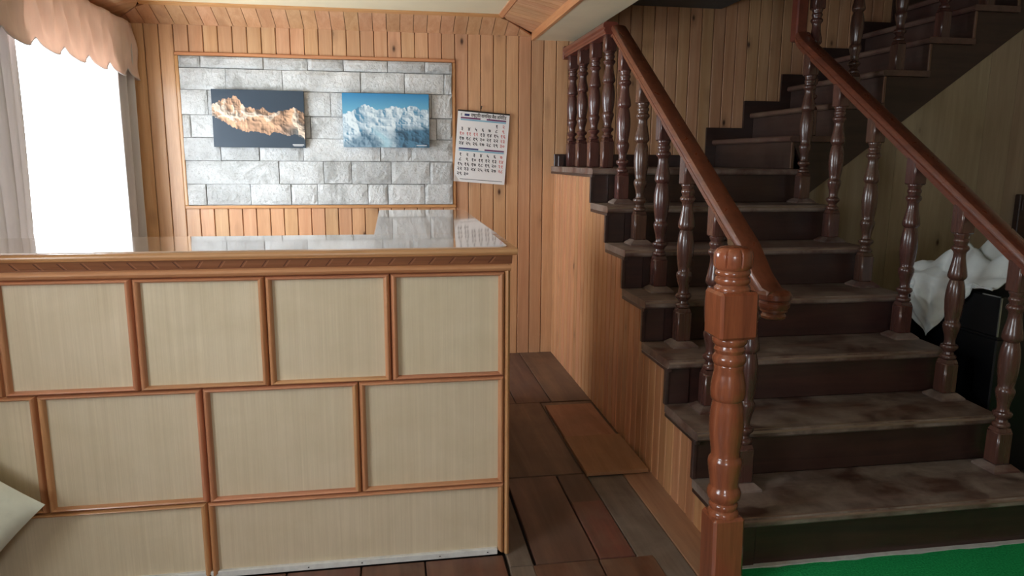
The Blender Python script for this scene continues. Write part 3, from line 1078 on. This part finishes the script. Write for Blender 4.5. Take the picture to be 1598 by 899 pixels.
# worktop: L-shaped varnished board with rounded front edge
top = empty('counter_worktop', (-0.65, 2.6, 1.086), 'glossy varnished L-shaped worktop lying on the reception counter', 'worktop')
ed = [(2.325, 1.088)] + [(2.336 - 0.012 * math.sin(t * math.pi / 6), 1.099 - 0.011 * math.cos(t * math.pi / 6)) for t in range(1, 6)] + [(2.336, 1.110), (2.80, 1.110), (2.80, 1.086), (2.34, 1.086)]
obj('front_board', prism(ed, XL + 0.002, 0.407, 'x'), M['frame_x'], top, 'auto', label='red-brown rounded front edge board')
obj('return_board', cbox(-0.072, 0.412, 2.801, 4.135, 1.086, 1.110, 0.004), M['worktop'], top)
# pale glossy sheets on top, front one with a rounded right corner
rc = 0.03
pts = [(XL + 0.004, 2.352), (0.380 - rc, 2.352)] + [(0.380 - rc + rc * math.sin(t * math.pi / 12), 2.352 + rc - rc * math.cos(t * math.pi / 12)) for t in range(1, 7)]
pts += [(0.384, 2.79), (XL + 0.004, 2.79)]
obj('cover_sheet', prism(pts, 1.1102, 1.1132, 'z'), M['sheet'], top, label='pale glossy cover sheet on the front part')
obj('cover_sheet', prism([(-0.066, 2.794), (0.384, 2.794), (0.40, 2.9), (0.40, 4.125), (-0.066, 4.125)], 1.1102, 1.1132, 'z'), M['sheet'], top, label='pale glossy cover sheet on the return part')

# ================================================================== STAIRS
RI, GO, Y1 = 0.193, 0.3083, 2.14
NS = 7
XA, XBR = 1.135, 2.43


def ry(k):
    return Y1 + GO * (k - 1)


stairs = empty('staircase', (1.78, 3.0, 0), 'dark brown wooden lower stair flight of seven steps up to landing', 'staircase')
for k in range(1, NS + 1):
    z = RI * k
    y = ry(k)
    y_end = ry(k + 1) if k < NS else YB
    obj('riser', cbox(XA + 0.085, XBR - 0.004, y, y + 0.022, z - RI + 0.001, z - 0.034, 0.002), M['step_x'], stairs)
    if k < NS:
        pf = [(y - 0.022, z - 0.034), (y - 0.030, z - 0.026), (y - 0.030, z - 0.010), (y - 0.022, z), (y_end + 0.001, z), (y_end + 0.001, z - 0.034)]
        # tread with a clipped right front corner
        V, F = prism(pf, XA - 0.018, XBR + 0.018, 'x')
        V = [((v[0] - (0.03 if (v[0] > 2 and v[1] < y - 0.02) else 0)), v[1], v[2]) for v in V]
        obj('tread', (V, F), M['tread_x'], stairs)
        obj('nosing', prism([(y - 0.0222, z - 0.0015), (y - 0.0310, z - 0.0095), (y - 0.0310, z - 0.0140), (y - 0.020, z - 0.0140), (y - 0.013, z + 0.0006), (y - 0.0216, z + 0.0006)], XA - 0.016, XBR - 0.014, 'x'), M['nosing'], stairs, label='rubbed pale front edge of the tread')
    # upright end post of the cut string at the left
    obj('string_post', cbox(XA - 0.012, XA + 0.084, y - 0.008, y + 0.02, z - RI + 0.001, z - 0.034, 0.003), M['step_x'], stairs)
    # edge strips along the cut string on the side wall
    obj('side_trim', cbox(XA - 0.022, XA - 0.001, y - 0.008, y + 0.014, z - RI - 0.001, z - 0.034, 0.002), M['step_y'], stairs)
    ye = y_end if k < NS else YB - 0.001
    obj('side_trim', cbox(XA - 0.020, XA + 0.0, y - 0.02, ye - 0.008, z - 0.050, z - 0.0345, 0.002), M['step_y'], stairs)
# landing boards
zl_ = RI * NS
yl = ry(NS)
pf = [(yl - 0.022, zl_ - 0.034), (yl - 0.030, zl_ - 0.026), (yl - 0.030, zl_ - 0.010), (yl - 0.022, zl_), (yl + 0.20, zl_), (yl + 0.20, zl_ - 0.034)]
obj('landing_board', prism(pf, XA - 0.018, 2.43, 'x'), M['tread_x'], stairs)
yb = [yl + 0.202, yl + 0.42, yl + 0.64, yl + 0.85, YB - 0.003]
for a, b in zip(yb[:-1], yb[1:]):
    obj('landing_board', box(XA - 0.018, 2.43, a, b - 0.002, zl_ - 0.034, zl_), M['tread_x'], stairs)
# closed right side string
pts = [(Y1 + 0.02, 0.004)]
for k in range(1, NS + 1):
    pts += [(ry(k) + 0.02, RI * k - 0.036)]
    pts += [((ry(k + 1) if k < NS else yl + 0.03) + 0.02, RI * k - 0.036)]
pts += [(yl + 0.05, 0.004)]
obj('side_string', prism(pts, XBR - 0.03, XBR - 0.004, 'x'), M['step_y'], stairs)
# skirting on the back wall along landing
obj('skirting', cbox(XA, 2.27, YB - 0.018, YB - 0.001, zl_, zl_ + 0.085, 0.003), M['step_x'], stairs)
obj('skirting_block', cbox(1.155, 1.195, YB - 0.06, YB - 0.02, zl_, zl_ + 0.075, 0.003), M['step_x'], stairs)

# pine cladding of the stair side
wall_stair = structure('wall_stair', prism([(Y1 + 0.03, 0.0), (YB, 0.0), (YB, zl_ - 0.07)] + [p for k in range(NS, 0, -1) for p in ((ry(k) + 0.03, RI * k - 0.07), (ry(k) + 0.03, max(0.0, RI * (k - 1) - 0.07)))][:-1], XA + 0.012, XA + 0.03, 'x'),
                       M['groove'], label='pine plank wall closing the side of the stairs')
for k in range(1, NS + 1):
    a = ry(k) + 0.012 if k > 1 else Y1 + 0.012
    b = ry(k + 1) + 0.012 if k < NS else YB - 0.002
    n = 4 if k < NS else 13
    for i in range(n):
        p0, p1 = a + (b - a) * i / n, a + (b - a) * (i + 1) / n
        obj('plank', plank_s(p0 + 0.0016, p1 - 0.0016, XA, XA + 0.012, 0.0, RI * k - 0.042, 0.007), M['pine_side'], wall_stair)

# ---- balusters and rails
BP = [(0.024, 0.172), (0.031, 0.176), (0.033, 0.184), (0.030, 0.191), (0.023, 0.196), (0.021, 0.205), (0.025, 0.212), (0.034, 0.221), (0.036, 0.228), (0.033, 0.236), (0.024, 0.241), (0.021, 0.252),
      (0.024, 0.275), (0.031, 0.300), (0.0345, 0.316), (0.034, 0.328), (0.0295, 0.336), (0.0275, 0.340), (0.031, 0.362), (0.0355, 0.395), (0.0375, 0.430), (0.0365, 0.465), (0.033, 0.495), (0.028, 0.515), (0.0265, 0.519),
      (0.030, 0.523), (0.036, 0.530), (0.0375, 0.538), (0.035, 0.556), (0.029, 0.585), (0.0245, 0.612), (0.0235, 0.632), (0.026, 0.640), (0.033, 0.648), (0.035, 0.655), (0.032, 0.663), (0.0255, 0.668),
      (0.026, 0.676), (0.030, 0.683), (0.030, 0.691), (0.026, 0.697), (0.027, 0.704), (0.031, 0.711), (0.030, 0.718)]


def baluster(parent, cx, cy, z0, h=0.84, plinth=True):
    q = 0.033
    parts = []
    b0 = 0.0
    if plinth:
        # dusty base plate, sloped towards the shaft
        V = [(cx - 0.058, cy - 0.058, z0), (cx + 0.058, cy - 0.058, z0), (cx + 0.058, cy + 0.058, z0), (cx - 0.058, cy + 0.058, z0)]
        V += [(cx - 0.058, cy - 0.058, z0 + 0.008), (cx + 0.058, cy - 0.058, z0 + 0.008), (cx + 0.058, cy + 0.058, z0 + 0.008), (cx - 0.058, cy + 0.058, z0 + 0.008)]
        V += [(cx - q - .003, cy - q - .003, z0 + 0.026), (cx + q + .003, cy - q - .003, z0 + 0.026), (cx + q + .003, cy + q + .003, z0 + 0.026), (cx - q - .003, cy + q + .003, z0 + 0.026)]
        F = [(3, 2, 1, 0), (8, 9, 10, 11)] + [(a + i, a + (i + 1) % 4, a + 4 + (i + 1) % 4, a + 4 + i) for a in (0, 4) for i in range(4)]
        pl = (V, F)
        b0 = 0.024
    parts.append(cbox(cx - q, cx + q, cy - q, cy + q, z0 + b0, z0 + 0.158, 0.006))
    # shoulder of the foot narrowing to the turning
    sh = [(cx + sx * w, cy + sy * w, z0 + zq) for w, zq in ((q - 0.004, 0.157), (0.024, 0.172)) for sx, sy in ((-1, -1), (1, -1), (1, 1), (-1, 1))]
    parts.append((sh, [(3, 2, 1, 0), (4, 5, 6, 7)] + [(i, (i + 1) % 4, 4 + (i + 1) % 4, 4 + i) for i in range(4)]))
    s = (h - 0.82) if h > 0.83 else 0
    k = (h - 0.122) / 0.718 if h < 0.82 else 1.0
    parts.append(lathe([(r, 0.172 + (z - 0.172) * k) for r, z in BP], cx, cy, z0, 18))
    zt = 0.172 + (0.716 - 0.172) * k
    parts.append(cbox(cx - q, cx + q, cy - q, cy + q, z0 + zt, z0 + h, 0.006))
    b = obj('baluster', join(*parts), M['bal'], parent, 'auto')
    if plinth:
        obj('base_plate', pl, M['tread_x'], b)
    return b


RP = [(-0.030, 0), (0.030, 0), (0.030, 0.010), (0.037, 0.015), (0.037, 0.026), (0.032, 0.030), (0.043, 0.038), (0.043, 0.052), (0.037, 0.062), (0.022, 0.067), (-0.022, 0.067), (-0.037, 0.062), (-0.043, 0.052), (-0.043, 0.038), (-0.032, 0.030), (-0.037, 0.026), (-0.037, 0.015), (-0.030, 0.010)]


def rail_path(pts):
    """pts = [(x,y,z)] ; mitred sections"""
    P = [Vector(p) for p in pts]
    out = []
    for i, p in enumerate(P):
        d0 = (p - P[i - 1]).normalized() if i else None
        d1 = (P[i + 1] - p).normalized() if i < len(P) - 1 else None
        d = ((d0 or d1) + (d1 or d0)).normalized()
        c = d.dot(d1 or d0)
        side = d.cross(Vector((0, 0, 1)))
        if side.length < 1e-3:
            side = Vector((1, 0, 0))
        side.normalize()
        u = side.cross(d).normalized() / max(c, 0.3)
        out.append((p, side, u))
    return out


XLf, XRt = 1.27, 2.365
OFF = 0.22
SLP = RI / GO


def under(y):
    return RI * (1 + (y - (Y1 + OFF)) / GO) + 0.815


rl = empty('stair_railing', (XLf, 3.4, 0), 'dark red-brown railing at left stair side, with scroll end behind newel post', 'railing')
for k in range(1, NS):
    baluster(rl, XLf, ry(k) + OFF, RI * k)
for y in (4.12, 4.41, 4.70, 4.965):
    baluster(rl, 1.245, y, zl_, 0.755, False)
obj('handrail', sweep(RP, rail_path([(XLf + 0.004, 2.20, 0.905), (XLf + 0.002, 2.26, 0.915), (XLf, 2.34, 0.965), (XLf, 2.44, under(2.44)), (XLf, 4.06, under(4.06)), (XLf - 0.003, 4.10, under(4.06) + 0.01)])), M['rail'], rl, 'auto')
obj('landing_handrail', sweep(RP, rail_path([(1.225, 4.045, 2.088), (1.225, 5.02, 2.088)])), M['rail'], rl, 'auto')
obj('wall_bracket', cbox(1.185, 1.265, 5.018, YB - 0.001, 2.075, 2.165, 0.006), M['rail'], rl)
# rounded volute end of the rail
vol = [(0.0, 0.0), (0.045, 0.0), (0.052, 0.010), (0.052, 0.022), (0.046, 0.028), (0.056, 0.036), (0.056, 0.052), (0.048, 0.062), (0.03, 0.067), (0, 0.067)]
obj('rail_end_scroll', lathe([(r, z) for r, z in vol if r > 0], XLf + 0.008, 2.225, 0.903, 28), M['rail'], rl, 'auto')
obj('rail_end_drop', lathe([(0.030, 0), (0.040, 0.006), (0.042, 0.014), (0.036, 0.022), (0.046, 0.03), (0.046, 0.036)], XLf + 0.008, 2.225, 0.867, 24), M['rail'], rl, 'auto')
# pale carved leaf at the rail end
lf = []
for i in range(9):
    t = i / 8
    w = 0.016 * math.sin(math.pi * min(1, t * 1.15 + 0.12)) + 0.004
    lf.append(((XLf - 0.046, 2.47 - 0.15 * t, under(2.47 - 0.15 * t) + 0.030 - 0.022 * t), (0, SLP * 0.0, 1), (-1, 0, 0), w))
V, F = [], []
for p, s, u, w in lf:
    p, s, u = Vector(p), Vector(s), Vector(u)
    V += [tuple(p - s * w), tuple(p - s * w * 0.4 + u * 0.010), tuple(p + u * 0.005), tuple(p + s * w * 0.4 + u * 0.010), tuple(p + s * w)]
for j in range(8):
    for k in range(5):
        k2 = (k + 1) % 5
        F.append((j * 5 + k, j * 5 + k2, (j + 1) * 5 + k2, (j + 1) * 5 + k))
F += [tuple(range(5))[::-1], tuple(range(40, 45))]
obj('carved_leaf', (V, F), M['edge'], rl, 'auto', label='pale carved end of the rail moulding')

rr = empty('stair_railing', (XRt, 3.2, 0), 'dark red-brown railing with six balusters at right stair side', 'railing')
for k in range(1, NS):
    baluster(rr, XRt, ry(k) + OFF, RI * k)
yt = 4.03
obj('handrail', sweep(RP, rail_path([(XRt, 2.16, under(2.16)), (XRt, yt - 0.05, under(yt - 0.05)), (XRt, yt - 0.01, under(yt - 0.01) + 0.005), (XRt, yt + 0.02, under(yt) + 0.035)])), M['rail'], rr, 'auto')
obj('gooseneck_post', cbox(XRt - 0.035, XRt + 0.035, yt - 0.004, yt + 0.066, under(yt) + 0.03, 2.62, 0.008), M['rail'], rr)

# ---- upper flight along the back wall, going right
upf = empty('staircase', (3.2, 4.5, zl_), 'dark brown upper stair flight climbing right from the landing along the back wall', 'staircase')
G2, X2 = 0.28, 2.335
YS0 = 3.985
NU2 = 6
for k in range(NU2):
    x = X2 + G2 * k
    z = zl_ + RI * (k + 1)
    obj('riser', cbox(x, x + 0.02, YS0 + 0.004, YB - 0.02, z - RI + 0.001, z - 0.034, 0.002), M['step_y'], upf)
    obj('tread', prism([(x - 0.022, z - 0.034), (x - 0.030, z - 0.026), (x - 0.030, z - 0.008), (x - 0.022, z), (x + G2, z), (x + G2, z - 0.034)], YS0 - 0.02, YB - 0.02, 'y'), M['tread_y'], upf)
    obj('edge_strip', cbox(x - 0.010, x + 0.006, YS0 - 0.008, YS0 + 0.003, z - RI + 0.004, z - 0.036, 0.002), M['edge'], upf)  # slightly paler strip down the front edge of each riser
# wall skirting zigzag
pts = []
for k in range(NU2):
    x = X2 + G2 * k - 0.075
    pts += [(x, zl_ + RI * k + 0.088), (x, zl_ + RI * (k + 1) + 0.088)]
xe = X2 + G2 * NU2
pts += [(xe, zl_ + RI * NU2 + 0.088), (xe, zl_ + RI * NU2 - 0.1), (X2, zl_ - 0.03), (X2 - 0.075, zl_ + 0.001)]
obj('skirting', prism(pts, YB - 0.018, YB - 0.001, 'y'), M['step_x'], upf)


def sbot(x):
    return 1.367 + 0.742 * (x - 2.678)


# front string with zigzag top and straight sloping underside
pts = []
for k in range(NU2):
    x = X2 + G2 * k
    pts += [(x + 0.006, zl_ + RI * k - 0.036 if k else zl_ - 0.04), (x + 0.006, zl_ + RI * (k + 1) - 0.036)]
pts += [(xe, zl_ + RI * NU2 - 0.036), (xe, sbot(xe)), (2.435, sbot(2.435))]
pts[0] = (2.435, zl_ - 0.04)
pts.insert(1, (X2 + 0.006 + 0.1, zl_ - 0.04)) if False else None
obj('front_string', prism(pts, YS0 + 0.004, YS0 + 0.034, 'y'), M['step_x'], upf)
obj('underside', prism([(2.44, sbot(2.44) + 0.01), (xe, sbot(xe) + 0.01), (xe, sbot(xe) + 0.03), (2.44, sbot(2.44) + 0.03)], YS0 + 0.036, YB - 0.02, 'y'), M['plywood'], upf)

ru = empty('stair_railing', (2.9, 4.02, zl_), 'dark railing with turned balusters on the upper flight at top right', 'railing')
for k in range(0, 5):
    x = X2 + G2 * k + (0.10 if k else 0.12)
    baluster(ru, x, YS0 + 0.045, zl_ + RI * (k + 1), 0.82, False)


def under2(x):
    return zl_ + RI * (1 + (x - (X2 + 0.10)) / G2) + 0.80


obj('handrail', sweep(RP, rail_path([(2.40, YS0 + 0.045, under2(2.40)), (3.75, YS0 + 0.045, under2(3.75))])), M['rail_x'], ru, 'auto')

# ---- wall under the upper flight
wu = structure('wall_understair', box(2.437, XR, YS0 + 0.028, YS0 + 0.05, 0.0, 1.15), M['groove'], label='olive-brown plywood wall closing the space under the upper flight')
for a, b in ((2.437, 3.02), (3.022, 3.604), (3.606, 3.80), (3.802, XR - 0.003)):
    obj('plywood_panel', prism([(a, 0.0), (b, 0.0), (b, min(sbot(b), 2.3) + 0.02), (a, sbot(a) + 0.02)], YS0 + 0.012, YS0 + 0.027, 'y'), M['plywood'], wu)

# ---- newel post
NX, NY = 1.056, 2.053
nw = empty('newel_post', (NX, NY, 0), 'orange-brown turned newel post with square blocks and grooved cap', 'newel post')
hb = 0.0535
obj('base_block', cbox(NX - hb, NX + hb, NY - hb, NY + hb, 0.0, 0.262, 0.009), M['newel'], nw)
prof = [(0.050, 0.258), (0.050, 0.270), (0.046, 0.276), (0.042, 0.280), (0.044, 0.286), (0.047, 0.292), (0.046, 0.299), (0.041, 0.304), (0.043, 0.309), (0.051, 0.317), (0.0545, 0.328), (0.0545, 0.338), (0.051, 0.349), (0.046, 0.358), (0.0455, 0.362),
        (0.0465, 0.372), (0.050, 0.400), (0.0535, 0.425), (0.0545, 0.440), (0.053, 0.452), (0.048, 0.460), (0.0455, 0.465), (0.047, 0.485), (0.0515, 0.520), (0.0545, 0.560), (0.0535, 0.600), (0.050, 0.632), (0.0465, 0.647), (0.047, 0.651), (0.052, 0.655), (0.0545, 0.664), (0.0555, 0.680), (0.0535, 0.705), (0.048, 0.735), (0.0455, 0.752),
        (0.0465, 0.756), (0.0465, 0.764), (0.0455, 0.768), (0.051, 0.775), (0.053, 0.784), (0.0525, 0.793), (0.047, 0.801), (0.0445, 0.806), (0.047, 0.812), (0.049, 0.818), (0.046, 0.825), (0.045, 0.830), (0.052, 0.837), (0.055, 0.845), (0.055, 0.853), (0.052, 0.858)]
obj('turned_shaft', lathe(prof, NX, NY, 0, 40), M['newel'], nw, 'auto')
hb = 0.062
obj('upper_block', cbox(NX - hb, NX + hb, NY - hb, NY + hb, 0.857, 1.006, 0.009), M['newel'], nw)
prof = [(0.054, 1.004), (0.056, 1.010), (0.054, 1.017), (0.049, 1.021), (0.048, 1.024), (0.053, 1.030), (0.0545, 1.036), (0.053, 1.043), (0.048, 1.047), (0.048, 1.050), (0.053, 1.055), (0.054, 1.061), (0.052, 1.067), (0.049, 1.071), (0.050, 1.074)]
obj('cap_rings', lathe(prof, NX, NY, 0, 40), M['newel'], nw, 'auto')
# cap: domed drum with vertical grooves cut in
seg = 96
V, F = [], []
cp = [(0.053, 1.073, 0), (0.0575, 1.080, 0.3), (0.059, 1.092, 1), (0.059, 1.112, 1), (0.0575, 1.124, 1), (0.052, 1.133, 1), (0.040, 1.139, 0), (0.020, 1.142, 0), (0.002, 1.1425, 0)]
for r, z, gq in cp:
    for k in range(seg):
        a = 2 * math.pi * k / seg
        d = 0.005 * gq if k % 12 == 0 else 0
        V.append((NX + (r - d) * math.cos(a), NY + (r - d) * math.sin(a), z))
for j in range(len(cp) - 1):
    for k in range(seg):
        k2 = (k + 1) % seg
        F.append((j * seg + k, j * seg + k2, (j + 1) * seg + k2, (j + 1) * seg + k))
F += [tuple(range(seg))[::-1], tuple(range((len(cp) - 1) * seg, len(cp) * seg))]
obj('cap', (V, F), M['newel'], nw, 'auto')
nw.rotation_euler = (0, -0.021, 0)

# ================================================================== LOOSE THINGS
# carpet in front of the stairs
def carpet_fn(u, v):
    x = 1.140 + u * (XR - 0.02 - 1.140)
    y = 0.2 + v * (2.113 - 0.2)
    wob = 0.004 * math.sin(x * 23) + 0.003 * math.sin(x * 57 + 1)
    return (x + (0.0 if u > 0 else 0.003 * math.sin(y * 31)), y + (wob if v == 1 else 0), 0.006)


V, F = grid(60, 12, carpet_fn)
o = obj('carpet', (V, F), M['carpet'])
solidify(o, 0.012, -1)
o.location.z = 0.008
tag(o, 'bright green carpet lying in front of the bottom step', 'carpet')
structure('baseboard_stairs', box(1.15, XBR, 2.116, 2.138, 0.0, 0.010), M['white'], label='pale worn strip at the foot of the bottom riser')
# carpet support boards
for i in range(16):
    a = 1.139 + i * 0.19
    board(a, min(a + 0.186, XR), YF, 2.014, M['floor_red'])

# black cabinet right of the stairs, silver edge
cb = empty('black_cabinet', (2.86, 2.95, 0), 'black metal cabinet with silver edge standing right of the stairs', 'cabinet')
obj('lower_body', cbox(2.56, 3.16, 2.63, 3.24, 0.03, 0.645, 0.006), M['black'], cb)
obj('upper_body', cbox(2.55, 3.17, 2.62, 3.25, 0.655, 0.832, 0.006), M['black'], cb)
obj('seam_strip', box(2.565, 3.155, 2.635, 3.235, 0.644, 0.656), M['black'], cb)
obj('edge_trim', join(box(2.547, 2.553, 2.617, 2.623, 0.66, 0.835), box(2.547, 2.553, 2.617, 2.72, 0.829, 0.835)), M['silver'], cb, label='thin silver edge trim')
for fx in (2.60, 3.12):
    for fy in (2.67, 3.20):
        obj('foot', lathe([(0.02, 0), (0.018, 0.032)], fx, fy, 0, 12), M['black'], cb)
obj('handle', join(box(2.75, 2.95, 2.607, 2.614, 0.74, 0.755), box(2.75, 2.76, 2.612, 2.622, 0.74, 0.755), box(2.94, 2.95, 2.612, 2.622, 0.74, 0.755)), M['silver'], cb)


def cl_noise(u, v):
    return (math.sin(u * 9 + 1.3 * math.sin(v * 7)) + math.sin(v * 11 + 2 * math.sin(u * 5 + 1)) + 0.6 * math.sin((u + v) * 17)) / 2.6


def cloth_fn(u, v):
    # u: from the outside of the left face (0) across the top to the right (1); v: near to far
    s = -0.30 + u * 0.80
    y = 2.66 + v * 0.56
    tipv = max(0.0, 1 - abs(v - 0.62) / 0.42)
    lim = 0.015 + 0.28 * tipv ** 0.8
    if v < 0.22:
        lim = 0.012
    ztop = 0.838
    if s < 0:
        d = -s / 0.30 * lim
        x = 2.540 - 0.020 * (d / 0.3) - 0.012 * (1 + math.sin(v * 26)) * min(1, d * 8)
        z = ztop - d + 0.028
        y = y + (0.5 - v) * 0.35 * d
        y += 0.01 * math.sin(v * 19)
    else:
        x = 2.540 + s
        e = min(1, s / 0.12)
        m = math.exp(-((s - 0.20) / 0.24) ** 2) * math.exp(-((v - 0.42) / 0.40) ** 2)
        r = abs(math.sin(s * 21 + 2.2 * math.sin(v * 6) + v * 5)) ** 0.7
        z = ztop + 0.014 + 0.014 * e + e * m * (0.105 + 0.075 * r) + 0.012 * cl_noise(s * 3, v) * e + 0.01
    z += 0.006 * math.sin(v * 23 + u * 9)
    w1 = abs(math.sin(s * 34 + 3 * math.sin(v * 4 + 1) + v * 9)) - 0.5
    w2 = abs(math.sin(v * 15 - s * 22 + 2 * math.sin(s * 11))) - 0.5
    if s >= 0:
        z += (0.022 * w1 + 0.018 * w2) * min(1, s / 0.08)
    else:
        x += (0.010 * w1 + 0.008 * w2) * min(1, -s / 0.08)
    return (x if s >= 0 else min(x, 2.541), y, max(z, 0.842) if s >= 0 else z)


cl = obj('draped_cloth', grid(120, 84, cloth_fn), M['cloth'], None, True)
solidify(cl, 0.004, 0)
tag(cl, 'crumpled off-white cloth draped over the black cabinet', 'cloth')

# dark board at the far right against the plywood wall
bd = empty('leaning_board', (4.0, YS0, 0), 'dark tall panel against the plywood wall at right photo edge', 'panel')
obj('panel_face', cbox(3.885, 4.18, YS0 - 0.035, YS0 + 0.008, 0.0, 1.20, 0.005), M['step_x'], bd)
obj('panel_rail', cbox(3.90, 4.165, YS0 - 0.042, YS0 - 0.034, 1.10, 1.17, 0.003), M['step_x'], bd)

# cushion at the lower left, standing on its corner against the counter
def cushion_mesh(half, thick):
    n = 26
    V, F = [], []

    def pt(i, j, s):
        a, b = -1 + 2 * i / n, -1 + 2 * j / n
        # pinched sides, pointed corners
        px = a * (1 - 0.07 * (1 - b * b) * abs(a))
        pz = b * (1 - 0.07 * (1 - a * a) * abs(b))
        h = thick * ((1 - a ** 2) ** 0.55) * ((1 - b ** 2) ** 0.55)
        h *= 1 + 0.07 * math.sin(a * 6 + b * 4)
        return (px * half, s * h, pz * half)
    for s in (-1, 1):
        for j in range(n + 1):
            for i in range(n + 1):
                V.append(pt(i, j, s))
    m = (n + 1) ** 2
    for k in (0, m):
        for j in range(n):
            for i in range(n):
                F.append((k + j * (n + 1) + i, k + j * (n + 1) + i + 1, k + (j + 1) * (n + 1) + i + 1, k + (j + 1) * (n + 1) + i))
    return V, F


V, F = cushion_mesh(0.235, 0.07)
ang = math.radians(39)
R = Matrix.Translation((-1.385, 2.225, 0.330)) @ Matrix.Rotation(math.radians(-8), 4, 'X') @ Matrix.Rotation(ang, 4, 'Y')
V = [tuple(R @ Vector(v)) for v in V]
zmin = min(v[2] for v in V)
V = [(v[0], v[1], v[2] - zmin + 0.001) for v in V]
cu = obj('cushion', (V, F), M['cushion'], None, True)
tag(cu, 'pale sage cushion standing on its corner at lower left before the counter', 'cushion')
